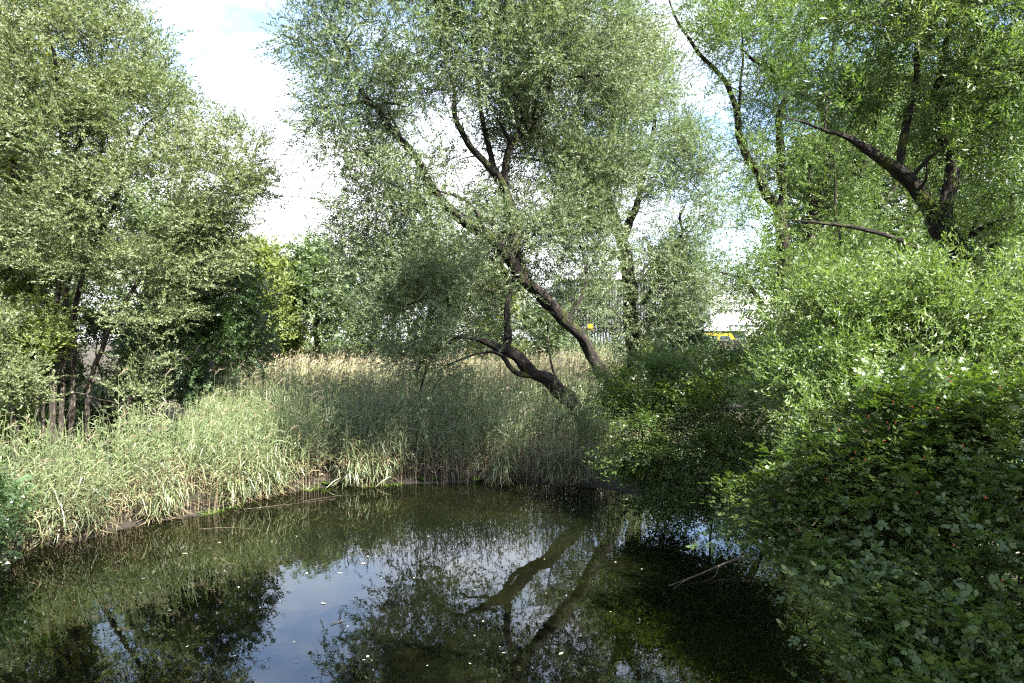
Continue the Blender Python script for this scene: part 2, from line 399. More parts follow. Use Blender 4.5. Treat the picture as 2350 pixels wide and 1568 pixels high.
def twig_polys(X, par, n0, r0=.0055, pw=.45, rmax=.07):
    m = len(X); cnt = np.ones(m)
    for i in range(m - 1, n0 - 1, -1):
        if par[i] >= 0: cnt[par[i]] += cnt[i]
    ii = np.arange(n0, m); pp = par[ii]
    ra = np.minimum(r0 * cnt[ii] ** pw, rmax); rb = np.minimum(r0 * np.maximum(cnt[pp], 1) ** pw, ra * 1.35 + .002); rb = np.where(pp < n0, ra * 1.25, rb)
    a = X[ii]; b = X[pp]; t = norm(a - b); u = norm(np.cross(t, np.array([.3, .2, 1]) )); v = np.cross(t, u)
    quads = []
    ang = [0, 2.094, 4.189]
    for k in range(3):
        o1 = u * math.cos(ang[k]) + v * math.sin(ang[k]); o2 = u * math.cos(ang[(k + 1) % 3]) + v * math.sin(ang[(k + 1) % 3])
        quads.append(np.stack([b + o1 * rb[:, None], b + o2 * rb[:, None], a + o2 * ra[:, None], a + o1 * ra[:, None]], 1))
    return np.concatenate(quads)

def E(px, py, rx, ry, d, rd, w=1.0):         # ellipsoid from a picture outline at depth d
    return (W(px, py, d), (rx / F * d, rd, ry / F * d), w)

ALL_LEAVES = {}
def plant(name, label, cat, limbs, ells, n_att, spec, mat, barkm, ns=11, group=None, seed=1, gap=.42, gs=.5, up=.25, spread=.32,
          scale=1.0, clear=None, tint=.45, tip_r=.0055, shell=.45, minz=None, base=None, crown_name='crown', roll=.6, step=.45, thin=None, flatz=1.0, bias=(0, 0, 0), stubs=0):
    g = np.random.default_rng(seed)
    first = np.array(limbs[0][1][0]) if base is None else np.array(base)
    root = empty(name, tuple(first)); tag(root, label, cat, group)
    off = first
    nodes = []; drawn = []
    for li, (kind, pts, rads) in enumerate(limbs):
        pp, rr = smooth_path(pts, np.interp(np.linspace(0, 1, len(pts)), np.linspace(0, 1, len(rads)), rads), .22)
        pp = pp + np.stack([(vnoise(pp, 1.1, seed + k) - .5) for k in (1, 2, 3)], -1) * np.clip(rr[:, None] * 1.0, .02, .2)
        me = tube_mesh(kind, pp - off, rr, sides=12 if rr.max() > .1 else 7, lump=.32 if rr.max() > .08 else .12, seed=li + seed)
        link(kind, me, barkm, root)
        lo = len(pp) // 3 if kind in ('trunk', 'stem') else 0
        nodes.append(pp[lo:]); drawn.append((pp, rr))
    for q in range(stubs):
        pp, rr = drawn[int(g.integers(0, min(4, len(drawn))))]; i = int(g.integers(len(pp) // 5, len(pp) - 3))
        if rr[i] < .07: continue
        dv = norm(g.normal(0, 1, 3) * np.array([1, .8, .7]) + (pp[i + 2] - pp[i]) * 1.5); ln = g.uniform(.25, .9)
        k = [pp[i], pp[i] + dv * (rr[i] + ln * .4), pp[i] + dv * (rr[i] + ln) + np.array([0, 0, g.uniform(-.15, .2)])]
        sp, sr = smooth_path(k, np.array([.3, .2, .1]) * min(rr[i], .16), .15)
        link('branch_stub', tube_mesh('branch_stub', sp - off, sr, 6, .2, seed=q), barkm, root)
    nodes = np.vstack(nodes)[::2]
    att, cen = ell_points(ells, n_att, g, shell, gap, gs, seed)
    if minz is not None: att_ok = att[:, 2] > minz; att, cen = att[att_ok], cen[att_ok]
    if clear:      # bare inner wood: thin the foliage that hangs on the near side of the big limbs
        keep = np.ones(len(att), bool); ax, ay = proj(att)
        for pp, rr in drawn:
            qx, qy = proj(pp)
            dd = np.hypot(ax[:, None] - qx, ay[:, None] - qy); j = dd.argmin(1)
            near = (dd.min(1) < clear[0] + rr[j] / pp[j, 1] * F) & (att[:, 1] < pp[j, 1] + .3) & (rr[j] > .055)
            keep &= ~(near & (g.random(len(att)) < clear[1]))
        att, cen = att[keep], cen[keep]
    if thin:
        ax, ay = proj(att); keep = np.ones(len(att), bool)
        for (hx, hy, hr, vr, pr) in thin:
            keep &= ~((((ax - hx) / hr) ** 2 + ((ay - hy) / vr) ** 2 < 1) & (g.random(len(att)) < pr))
        att, cen = att[keep], cen[keep]
    X, par, tip = grow(att, nodes, g, step)
    tw = twig_polys(X, par, len(nodes), tip_r)
    tm = poly_mesh('twigs', [tw - off]); tw_o = link('twigs', tm, M['bark_twig'], root); tag(tw_o, kind='stuff')
    n = len(att); T = np.repeat(np.arange(n), ns)
    tips = X[tip]; prev = X[np.maximum(par[tip], 0)]
    tdir = norm(tips - prev); outw = norm(att - cen)
    pos = tips[T] - tdir[T] * g.random((len(T), 1)) * .5 * scale + g.normal(0, spread, (len(T), 3)) * np.array([1, 1, flatz])
    dirs = norm(.45 * tdir[T] + .35 * outw[T] + g.normal(0, .55, (len(T), 3)) * np.array([1, 1, flatz]) + np.array(bias) + np.array([0, 0, up]))
    sc = g.uniform(.5, 1.4, len(T)) * scale
    ti = np.clip(tint + .22 * (vnoise(pos, .45, seed) - .5) * 2 + .12 * (g.random(n)[T] - .5), 0, 1)
    if minz is not None: ok = pos[:, 2] > minz; pos, dirs, sc, ti = pos[ok], dirs[ok], sc[ok], ti[ok]
    polys, tints = scatter_shoots(SPEC[spec], pos, dirs, sc, g, ti, roll)
    crown = None
    if crown_name:
        cm = poly_mesh(crown_name, [p - off.astype(np.float32) for p in polys], tints)
        crown = link(crown_name, cm, M[mat], root)
    return root, polys, tints

def push_back(limbs, ells, k):     # same picture, farther away and larger
    c = np.array([0, 0, H]); out = []
    for i, (kind, pts, rads) in enumerate(limbs):
        q = [c + k * (np.array(p) - c) for p in pts]
        if kind == 'trunk' and pts[0][2] < 3: q[0][2] = float(gz(q[0][0], q[0][1])) - .15
        out.append((kind, q, [r * k * .85 for r in rads]))
    return out, [(c + k * (np.array(e[0]) - c), tuple(k * r for r in e[1]), *e[2:]) for e in ells]
def L(kind, pts, rads): return (kind, [W(*q) for q in pts], rads)
def ground_pt(px, d): x = (px - 1175) / F * d; return np.array([x, d, float(gz(x, d)) - .15])
def G(px, d):           # picture triple standing on the ground
    q = ground_pt(px, d); return (px, 784 + (H - q[2]) / d * F, d)

# ------------------------------------------------------------------ the leaning willow in the middle
limbsA = [
 L('trunk', [G(1440, 25), (1426, 960, 24.9), (1408, 917, 24.7), (1390, 864, 24.4), (1361, 817, 24.2), (1333, 767, 24.0), (1297, 731, 23.8), (1247, 678, 23.5), (1218, 653, 23.3), (1158, 581, 22.9), (1110, 535, 22.6), (1056, 500, 22.4), (1016, 467, 22.2), (980, 415, 22.1), (956, 367, 22), (922, 320, 22), (889, 284, 22), (862, 247, 22), (820, 200, 22), (790, 130, 22.2)],
   [.36, .31, .28, .27, .26, .26, .25, .25, .24, .22, .2, .19, .17, .15, .13, .12, .11, .09, .06, .03]),
 L('trunk', [G(1352, 23.5), (1340, 975, 23.4), (1326, 930, 23.3), (1283, 889, 23.1), (1229, 860, 22.8), (1176, 817, 22.5), (1140, 799, 22.3), (1104, 781, 22.1), (1058, 774, 21.8), (1026, 789, 21.6), (997, 810, 21.5), (979, 846, 21.4), (965, 899, 21.3), (968, 935, 21.3)],
   [.38, .33, .3, .28, .26, .23, .17, .12, .085, .065, .05, .04, .03, .012]),
 L('branch', [(1205, 640, 23.2), (1190, 590, 23.3), (1183, 530, 23.3), (1169, 467, 23.2), (1153, 424, 23.1), (1123, 380, 22.9), (1089, 345, 22.8), (1069, 315, 22.7), (1045, 260, 22.8), (1040, 180, 23), (1030, 60, 23.5)], [.22, .2, .19, .19, .18, .14, .12, .11, .09, .06, .03]),
 L('branch', [(1157, 432, 23.1), (1163, 367, 23.2), (1173, 334, 23.2), (1189, 314, 23.2), (1223, 287, 23.2), (1250, 240, 23.4), (1270, 150, 23.7)], [.15, .14, .13, .12, .11, .07, .03]),
 L('branch', [(1135, 398, 23.0), (1123, 334, 23.4), (1109, 300, 23.5), (1100, 220, 23.8), (1095, 90, 24)], [.12, .11, .1, .07, .03]),
 L('branch', [(1173, 334, 23.2), (1158, 300, 23.0), (1140, 272, 22.8)], [.09, .07, .04]),
 L('branch', [(1189, 312, 23.2), (1196, 270, 23.1), (1192, 235, 23.0), (1160, 190, 22.9)], [.06, .05, .04, .02]),
 L('branch', [(862, 247, 22), (896, 237, 21.9), (930, 245, 21.8)], [.08, .06, .03]),
 L('branch', [(862, 250, 22), (830, 234, 21.9), (789, 240, 21.7), (740, 250, 21.5)], [.08, .07, .05, .02]),
 L('branch', [(886, 284, 22), (865, 284, 21.9), (845, 300, 21.8), (805, 305, 21.7), (770, 325, 21.5)], [.045, .04, .035, .03, .015]),
 L('branch', [(922, 322, 22), (912, 295, 22.2), (897, 270, 22.3), (880, 230, 22.4)], [.06, .05, .04, .02]),
 L('branch', [(1158, 812, 22.5), (1163, 760, 22.5), (1161, 717, 22.5), (1170, 660, 22.6), (1150, 600, 22.6)], [.15, .14, .12, .08, .04]),
 L('branch', [(1225, 862, 22.7), (1190, 858, 22.4), (1168, 842, 22.3), (1150, 815, 22.2), (1120, 806, 22)], [.13, .12, .1, .08, .04]),
 L('branch', [(1137, 806, 22.2), (1095, 812, 21.9), (1060, 825, 21.7), (1020, 840, 21.5)], [.05, .045, .035, .02]),
 L('branch', [(1215, 650, 23.2), (1176, 644, 22.8), (1133, 667, 22.4), (1090, 664, 22.1)], [.1, .08, .07, .03]),
 L('branch', [(1318, 946, 23.2), (1295, 952, 22.9), (1280, 970, 22.7), (1274, 1000, 22.6)], [.09, .08, .07, .05]),
 L('branch', [(1130, 560, 22.7), (1090, 480, 22.2), (1060, 455, 22), (1010, 440, 21.8), (960, 420, 21.6)], [.08, .06, .05, .04, .02]),
 L('branch', [(1290, 890, 23.1), (1270, 850, 23.5), (1260, 800, 23.8), (1255, 740, 24)], [.05, .045, .035, .02]),
 L('branch', [(1300, 735, 23.8), (1330, 690, 24.2), (1345, 640, 24.5), (1340, 590, 24.8)], [.07, .06, .05, .02]),
]
limbsA = [(k_, p_, [r * .86 for r in r_]) for k_, p_, r_ in limbsA]
ellsA = [E(1010, 110, 320, 210, 23.5, 4.2), E(815, 225, 115, 140, 22.3, 2.4), E(1250, 110, 250, 210, 24.5, 3.8), E(1050, -130, 330, 170, 24, 4, .8),
  E(890, 520, 120, 110, 22.3, 2.4), E(1110, 585, 190, 100, 22.6, 2.6), E(960, 730, 120, 105, 21.5, 2.0, 1.1), E(1250, 470, 150, 150, 25.2, 2.4),
  E(1190, 735, 110, 75, 23.6, 1.6), E(1000, 840, 80, 55, 21.4, 1.0, 1.6), E(940, 800, 60, 60, 21.4, 1.0, 1.3), E(1060, 760, 80, 40, 21.2, .8), E(1340, 300, 150, 130, 25, 2.5), E(1290, 560, 120, 90, 24.5, 2), E(1000, 620, 130, 80, 21.8, 1.8), E(1330, 420, 120, 120, 25.5, 2), E(770, 330, 100, 60, 22, 1.6), E(930, 420, 120, 70, 22.5, 2.0), E(1080, 690, 110, 80, 22, 1.5), E(850, 600, 80, 80, 22.6, 1.6), E(900, 640, 120, 70, 23.6, 1.8), E(840, 480, 70, 80, 22.4, 1.6), E(1060, 560, 130, 90, 24.5, 1.6), E(1040, 420, 90, 50, 24.6, 1.2, .6)]
plant('willow_tree', 'big leaning willow with two dark slanting trunks over the reeds', 'tree', limbsA, ellsA, 1980, 'willow', 'willow', M['bark'],
      ns=12, seed=3, stubs=16, gs=.65, gap=.43, clear=(15, .82), tint=.5, thin=[(1040, 310, 75, 45, .85), (1240, 400, 60, 45, .7), (960, 290, 45, 40, .95), (1110, 370, 60, 60, .6), (1060, 420, 50, 40, .5), (1240, 590, 60, 40, .5), (1090, 830, 70, 22, .6)])

# willow just behind it, upright
limbsB = [
 L('trunk', [G(1470, 30), (1455, 800, 30), (1447, 700, 30), (1440, 620, 30), (1425, 540, 30), (1400, 470, 29.8), (1366, 427, 29.6), (1323, 360, 29.4), (1299, 317, 29.3), (1270, 230, 29.3), (1255, 120, 29.5)], [.36, .32, .3, .28, .25, .2, .17, .14, .11, .07, .03]),
 L('branch', [(1366, 427, 29.6), (1306, 397, 29.4), (1250, 370, 29.2), (1179, 360, 29)], [.13, .1, .07, .03]),
 L('branch', [(1440, 630, 30), (1420, 590, 29.5), (1390, 570, 29), (1340, 572, 28.6)], [.14, .12, .09, .04]),
 L('branch', [(1475, 700, 29.6), (1510, 640, 29.2), (1540, 590, 29), (1565, 540, 28.8), (1560, 500, 28.7), (1575, 465, 28.6)], [.09, .08, .075, .07, .05, .03]),
 L('branch', [(1430, 560, 30), (1470, 430, 30.3), (1500, 300, 30.5), (1510, 150, 30.5)], [.18, .14, .09, .04]),
 L('branch', [(1320, 358, 29.4), (1335, 290, 29.5), (1350, 200, 29.7), (1320, 60, 30)], [.1, .08, .06, .03]),
]
ellsB = [E(1440, 270, 150, 190, 30, 3.6), E(1540, 470, 110, 170, 30, 3), E(1390, 400, 110, 140, 29.3, 2.4), E(1560, 690, 90, 110, 29, 2.2), E(1450, 660, 110, 110, 28.8, 2.2),
  E(1330, 90, 150, 110, 29, 3), E(1350, 560, 90, 70, 28.6, 1.8), E(1380, 760, 100, 60, 28.6, 1.6), E(1600, 360, 50, 110, 30, 1.8), E(1390, 700, 110, 90, 28, 2.2), E(1420, 180, 140, 110, 29.5, 3), E(1540, 620, 100, 90, 28.6, 2), E(1620, 690, 50, 70, 28.4, 1.4, 1.3), E(1310, 690, 70, 60, 27.6, 1.4, 1.3)]
plant('willow_tree', 'upright willow close behind the leaning one, with a dark vertical trunk', 'tree', limbsB, ellsB, 1200, 'willow', 'willow', M['bark'],
      ns=11, seed=8, gap=.38, clear=(12, .7), tint=.42, thin=[(1310, 640, 40, 25, .5), (1610, 160, 70, 130, .92), (1540, 40, 60, 80, .9)])

# ------------------------------------------------------------------ willows on the right
limbsC1 = [
 L('trunk', [G(1812, 27), (1803, 640, 27), (1798, 556, 27), (1788, 484, 27), (1760, 449, 26.9), (1741, 397, 26.8), (1709, 349, 26.6), (1693, 278, 26.5), (1681, 222, 26.4), (1665, 183, 26.3), (1610, 131, 26.1), (1582, 91, 26), (1550, 40, 26), (1530, -20, 26)], [.36, .32, .3, .28, .2, .18, .17, .15, .13, .11, .09, .07, .05, .03]),
 L('branch', [(1794, 500, 27), (1798, 440, 27.1), (1796, 397, 27.1), (1788, 318, 27.2), (1796, 238, 27.3), (1828, 214, 27.4), (1850, 150, 27.5), (1860, 40, 27.8)], [.22, .2, .19, .17, .14, .1, .06, .03]),
 L('branch', [(1693, 278, 26.5), (1700, 200, 26.6), (1705, 115, 26.7), (1700, 20, 26.8)], [.07, .06, .05, .03]),
 L('branch', [(1750, 700, 26.4), (1725, 665, 26), (1700, 640, 25.8), (1670, 627, 25.6), (1645, 624, 25.4)], [.13, .11, .09, .06, .03]),
]
limbsC2 = [
 L('trunk', [G(1862, 28), (1858, 640, 28), (1862, 556, 28), (1868, 484, 28), (1895, 429, 27.9), (1907, 369, 27.8), (1900, 300, 27.7), (1893, 242, 27.6), (1905, 150, 27.6), (1920, 60, 27.6), (1930, -40, 27.8)], [.36, .32, .29, .26, .21, .19, .18, .17, .12, .08, .04]),
 L('branch', [(1893, 242, 27.6), (1860, 225, 27.2), (1828, 206, 26.9), (1776, 159, 26.5), (1733, 139, 26.2), (1705, 115, 26)], [.17, .16, .15, .11, .08, .04]),
 L('branch', [(1866, 490, 28), (1860, 457, 27.9), (1858, 400, 27.8), (1870, 330, 27.7)], [.15, .13, .1, .05]),
 L('branch', [(1902, 250, 27.6), (1925, 240, 27.5), (1945, 190, 27.4), (1955, 130, 27.3)], [.08, .07, .05, .03]),
 L('dead_branch', [(1913, 355, 26.5), (1917, 430, 26.4), (1916, 490, 26.4), (1925, 530, 26.4), (1935, 590, 26.4)], [.04, .045, .05, .045, .02]),
]
limbsC3 = [
 L('trunk', [G(1990, 30), (1985, 640, 30), (1983, 576, 30), (1980, 480, 30), (1985, 360, 30), (1990, 250, 30.2), (2000, 120, 30.4)], [.34, .3, .28, .26, .22, .15, .06]),
 L('branch', [(1983, 560, 30), (2010, 500, 30.2), (2050, 440, 30.4), (2090, 380, 30.6)], [.14, .12, .09, .05]),
]
ellsC1 = [E(1690, 110, 130, 150, 26.5, 2.8), E(1600, 60, 70, 90, 26, 1.8, .8), E(1690, -30, 110, 60, 26.4, 2, .6), E(1770, 300, 90, 150, 27.2, 2.4), E(1690, 400, 60, 110, 26.3, 1.5, .6), E(1720, 560, 80, 90, 26.2, 1.8), E(1690, 680, 70, 60, 25.8, 1.4, 1.4), E(1700, 760, 50, 30, 25.4, 1.0, 1.0), E(1800, 640, 90, 80, 26, 1.8)]
plant('willow_tree', 'slim willow whose forked trunk leans to the open sky gap beside the middle trees', 'tree', *push_back(limbsC1, ellsC1, 1.27), 430, 'willow', 'willow_fresh', M['bark'],
      ns=11, seed=12, scale=1.2, spread=.4, gap=.46, clear=(9, .6), tint=.45, thin=[(1690, 250, 40, 60, .5), (1575, 190, 60, 110, .92), (1650, 330, 30, 110, .8), (1500, 40, 40, 80, .9)])
ellsC2 = [E(1880, 80, 140, 170, 27.5, 3), E(1830, 330, 90, 110, 28, 2), E(1950, 330, 90, 150, 28, 2.4), E(1900, 520, 110, 90, 27.4, 2), E(1920, 640, 110, 70, 26.8, 2), E(1900, -40, 120, 60, 27.5, 2, .6)]
plant('willow_tree', 'willow with a long limb slanting up and a pale dead branch hanging beside its trunk', 'tree', *push_back(limbsC2, ellsC2, 1.27), 520, 'willow', 'willow_fresh', M['bark'],
      ns=11, seed=14, scale=1.2, spread=.4, gap=.43, clear=(9, .5), tint=.35)
ellsC3 = [E(2030, 420, 150, 220, 30.5, 2.6), E(2010, 120, 130, 170, 30.5, 2.6), E(2150, 500, 130, 160, 32, 2.4), E(2280, 450, 110, 200, 32, 2.4), E(2330, 620, 110, 90, 30, 2.2), E(2180, 250, 150, 200, 32, 2.4)]
plant('willow_tree', 'straight willow deep in the shade between the forked willows', 'tree', *push_back(limbsC3, ellsC3, 1.27), 440, 'willow', 'willow_fresh', M['bark'],
      ns=9, seed=15, gap=.38, tint=.3, scale=1.35)

limbsD = [
 L('trunk', [G(2216, 14), (2210, 720, 14), (2201, 619, 14), (2185, 555, 14), (2165, 510, 14), (2140, 475, 13.9), (2106, 429, 13.8), (2074, 397, 13.7), (2026, 369, 13.5), (1987, 341, 13.4), (1947, 314, 13.3), (1895, 300, 13.2), (1850, 282, 13.1), (1800, 270, 13.0)], [.27, .245, .235, .225, .21, .155, .15, .14, .11, .085, .055, .03, .02, .008]),
 L('trunk', [(2172, 530, 14), (2172, 490, 14.05), (2178, 450, 14.1), (2185, 397, 14.1), (2183, 345, 14.1), (2161, 302, 14.1), (2153, 238, 14.1), (2165, 150, 14.2), (2180, 40, 14.3), (2190, -80, 14.4)], [.2, .155, .15, .145, .14, .115, .1, .07, .05, .02]),
 L('branch', [(2070, 392, 13.7), (2072, 340, 13.7), (2082, 278, 13.7), (2102, 198, 13.7), (2102, 120, 13.7), (2114, 40, 13.7), (2120, -50, 13.7)], [.085, .08, .075, .07, .055, .04, .02]),
 L('branch', [(2215, 600, 14), (2212, 570, 13.9), (2245, 528, 13.7), (2300, 505, 13.4), (2360, 492, 13.1)], [.05, .05, .04, .03, .015]),
 L('branch', [(2212, 590, 14), (2218, 560, 13.9), (2255, 480, 13.8), (2290, 430, 13.6)], [.035, .03, .022, .012]),
 L('branch', [(2210, 640, 14), (2230, 600, 13.8), (2290, 555, 13.5), (2350, 530, 13.2)], [.035, .03, .022, .012]),
 L('branch', [(2185, 600, 13.9), (2114, 572, 13.4), (2046, 544, 13.1), (1987, 528, 12.9), (1919, 516, 12.7), (1808, 504, 12.4)], [.06, .05, .045, .04, .035, .012]),
 L('branch', [(2092, 410, 13.8), (2130, 365, 13.6), (2165, 340, 13.5)], [.05, .04, .02]),
 L('branch', [(2105, 440, 13.8), (2125, 415, 13.5), (2127, 370, 13.4)], [.035, .03, .015]),
 ('branch', [W(2180, 40, 14.3), (8.3, 14, 13), (7, 13.6, 14.8), (5, 13, 16), (3.4, 12.6, 16.8)], [.08, .08, .07, .05, .02]),  # out of view; carries the crown lobes added for shade on the reeds
 L('branch', [(2155, 260, 14.1), (2200, 200, 13.9), (2270, 160, 13.6), (2340, 150, 13.4)], [.06, .05, .035, .02]),
]
ellsD = [E(2200, 110, 170, 190, 14.0, 2.4), E(2290, 330, 100, 190, 14, 1.9), E(2330, 120, 110, 190, 13.6, 2), E(1990, 90, 170, 110, 14.0, 2.0, .8), E(2190, -130, 260, 130, 14.2, 2.6, .6),
  E(2110, 260, 110, 90, 14.3, 1.3, .8), E(2020, 250, 110, 80, 14.2, 1.0, .6), E(2330, 560, 90, 90, 13.8, 1.4, .8), E(2050, 490, 100, 50, 13.6, .9, .5), E(2250, 470, 60, 90, 14.6, .8, .6), E(1930, 200, 80, 80, 14, 1.0, .5),
  E(2420, 350, 90, 260, 13, 2, .6), ((8.2, 13.8, 14.5), (3, 2.6, 2.6), .8), ((5.8, 13.2, 15.8), (2.4, 2.2, 2.0), .9), ((3.6, 12.6, 16.4), (1.8, 1.8, 1.5), .9)]  # last lobes lie above the view, added to shade the middle reeds
plant('willow_tree', 'large willow nearest the camera with thick forked trunk rising from the bushes', 'tree', limbsD, ellsD, 1150, 'willow_near', 'willow_fresh', M['bark'],
      ns=11, seed=21, stubs=9, gap=.40, gs=.8, clear=(13, .75), tint=.5, spread=.22, up=.05, step=.35, tip_r=.004)

# ------------------------------------------------------------------ trees on the left
limbsE = [
 L('trunk', [G(118, 22), (121, 940, 22), (124, 860, 22), (125, 784, 22), (127, 705, 22), (135, 600, 22), (143, 500, 22), (150, 400, 22), (140, 300, 22), (130, 160, 22), (110, 60, 22), (95, -40, 22)], [.11, .1, .095, .092, .09, .088, .085, .08, .07, .06, .04, .02]),
 L('trunk', [G(140, 22.4), (141, 940, 22.4), (147, 840, 22.5), (148, 712, 22.7), (165, 600, 23), (190, 480, 23.2), (230, 350, 23.4), (260, 220, 23.5), (270, 100, 23.6)], [.085, .08, .078, .075, .072, .07, .06, .04, .02]),
 L('trunk', [G(166, 23.3), (166, 900, 23.3), (170, 812, 23.3), (170, 720, 23.4), (200, 600, 23.4), (260, 480, 23.3), (320, 310, 23.2), (367, 263, 23.1), (390, 235, 23.1)], [.11, .1, .095, .09, .085, .075, .06, .04, .02]),
 L('trunk', [G(196, 22.6), (202, 920, 22.5), (214, 855, 22.5), (234, 805, 22.4), (250, 759, 22.4), (290, 690, 22.4), (322, 641, 22.4), (357, 598, 22.4), (420, 520, 22.4), (490, 430, 22.3), (550, 370, 22.2)], [.09, .085, .08, .078, .075, .072, .07, .065, .05, .03, .02]),
 L('branch', [(150, 420, 22), (180, 330, 21.6), (215, 260, 21.4), (240, 180, 21.2)], [.07, .06, .04, .02]),
 L('branch', [(143, 500, 22), (110, 420, 21.7), (60, 340, 21.5), (20, 270, 21.4)], [.08, .06, .04, .02]),
 L('branch', [(200, 600, 23.4), (215, 530, 22.6), (245, 470, 22), (290, 430, 21.7)], [.06, .05, .04, .02]),
 L('dead_branch', [(160, 900, 22), (200, 908, 21.6), (228, 935, 21.3), (255, 955, 21.1)], [.03, .03, .02, .008]),
 L('dead_branch', [(196, 903, 21.6), (215, 930, 21.3), (240, 965, 21.1)], [.02, .016, .006]),
 L('dead_branch', [(205, 910, 21.5), (235, 918, 21.1), (262, 922, 20.9)], [.02, .014, .006]),
 L('dead_branch', [(175, 912, 21.9), (160, 940, 21.8), (150, 965, 21.7)], [.02, .015, .006]),
]
ellsE = [E(170, 120, 170, 170, 22.3, 3), E(330, 290, 130, 130, 22.6, 2.6), E(470, 400, 130, 120, 22.4, 2.4), E(110, 350, 160, 160, 21.6, 2.4), E(260, 500, 190, 130, 21.8, 2.6), E(100, -60, 180, 110, 22.5, 3, .6),
  E(420, 560, 140, 100, 22, 2), E(230, 600, 130, 60, 21.2, 1.6), E(330, 720, 95, 45, 21.2, 1.4), E(220, 700, 60, 30, 20.8, .8), E(540, 350, 70, 60, 22.3, 1.2), E(340, 850, 60, 50, 21.2, 1.0, .8), E(310, 920, 45, 45, 20.9, .8), E(90, 560, 100, 80, 21.5, 1.6), E(225, 60, 60, 120, 22.4, 1.6, .8)]
plant('willow_tree', 'tall many-stemmed willow on the far left bank above the sunlit reeds', 'tree', limbsE, ellsE, 1050, 'sallow', 'sallow', M['bark_grey'],
      ns=15, seed=31, gap=.43, gs=.75, flatz=.55, spread=.3, clear=(5, .5), tint=.5, thin=[(140, 860, 110, 165, .97), (240, 880, 60, 110, .85), (430, 300, 30, 30, .6)])

limbsE2 = [L('trunk', [G(30, 27), (30, 700, 27), (35, 500, 27), (25, 300, 27), (10, 120, 27), (0, 0, 27)], [.24, .22, .19, .14, .08, .03]),
 L('branch', [(35, 520, 27), (80, 400, 26.5), (100, 300, 26.2)], [.1, .07, .03]), L('branch', [(28, 380, 27), (-40, 250, 26.8), (-80, 150, 26.6)], [.1, .07, .03])]
plant('maple_tree', 'tree with yellowing crown at the left edge behind the tall willow', 'tree', limbsE2, [E(10, 220, 110, 170, 27, 2.6), E(-60, 420, 140, 160, 26.6, 2.6), E(60, 560, 120, 110, 26.6, 2.4), E(-20, 30, 90, 90, 27, 2)], 420, 'round_mid', 'yellowing', M['bark_grey'], ns=9, seed=33, gap=.4, tint=.35)

limbsE3 = [L('trunk', [G(300, 27), (330, 800, 26.8), (400, 700, 26.3), (450, 650, 26), (480, 600, 25.8)], [.16, .14, .11, .07, .03]),
 L('branch', [(400, 700, 26.3), (460, 690, 25.6), (520, 670, 25.2), (560, 660, 25)], [.07, .06, .04, .02]), L('branch', [(345, 780, 26.7), (420, 780, 25.8), (480, 790, 25.2)], [.06, .05, .02])]
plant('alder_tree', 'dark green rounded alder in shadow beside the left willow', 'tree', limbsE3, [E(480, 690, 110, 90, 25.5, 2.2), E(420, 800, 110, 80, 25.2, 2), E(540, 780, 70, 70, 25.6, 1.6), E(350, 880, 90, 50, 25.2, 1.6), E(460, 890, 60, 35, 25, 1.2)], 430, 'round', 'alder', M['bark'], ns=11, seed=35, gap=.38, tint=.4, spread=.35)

limbsE4 = [L('trunk', [G(42, 20), (36, 998, 20), (27, 927, 20), (22, 850, 20), (15, 760, 20), (5, 700, 20)], [.11, .1, .09, .07, .05, .02])]
plant('sapling', 'young sapling with a pale slim stem at the left edge behind the reeds', 'tree', limbsE4, [E(15, 880, 45, 35, 19.8, .8), E(-25, 790, 45, 70, 20, .9)], 90, 'sallow', 'sallow', M['bark_grey'], ns=12, seed=37, gap=.36, tint=.55, spread=.25)
for k, (px, d, ty, lab) in enumerate([(88, 21, 880, 'thin bare sapling stem left of the double alder trunks'), (101, 21.6, 860, 'thinner pale stem next to the bare sapling on the left bank')]):
    plant('sapling', lab, 'tree', [L('trunk', [G(px, d), (px - 2, 960, d), (px + 1, 910, d), (px - 3, ty, d), (px - 8, ty - 60, d), (px - 20, ty - 110, d)], [.05, .05, .045, .04, .03, .01])],
          [E(px - 15, ty - 110, 40, 50, d, .7)], 40, 'round', 'maple', M['bark_grey'], ns=10, seed=40 + k, gap=.3, spread=.25)
# leafy understorey behind the left trunks
for k, (px, py, rx, ry, d, lab, mat) in enumerate([
    (70, 760, 100, 110, 26, 'bright green leafy bush behind the slim left trunks', 'maple'), (-40, 640, 110, 140, 25, 'leafy bush cut by the left edge of the picture', 'maple'),
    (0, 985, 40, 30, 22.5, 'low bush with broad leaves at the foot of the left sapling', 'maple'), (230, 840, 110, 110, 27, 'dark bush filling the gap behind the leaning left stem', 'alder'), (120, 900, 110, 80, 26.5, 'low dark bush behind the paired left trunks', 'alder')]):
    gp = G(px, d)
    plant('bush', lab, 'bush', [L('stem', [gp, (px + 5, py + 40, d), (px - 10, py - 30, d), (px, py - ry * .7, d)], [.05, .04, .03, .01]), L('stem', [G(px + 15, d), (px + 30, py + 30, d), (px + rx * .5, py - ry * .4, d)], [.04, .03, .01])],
          [E(px, py, rx, ry, d, 1.6), E(px + rx * .3, py + ry * .6, rx * .7, ry * .6, d - .3, 1.2)], 170, 'round', mat, M['bark_grey'], ns=9, seed=50 + k, gap=.38, spread=.3, crown_name='foliage', group=None)

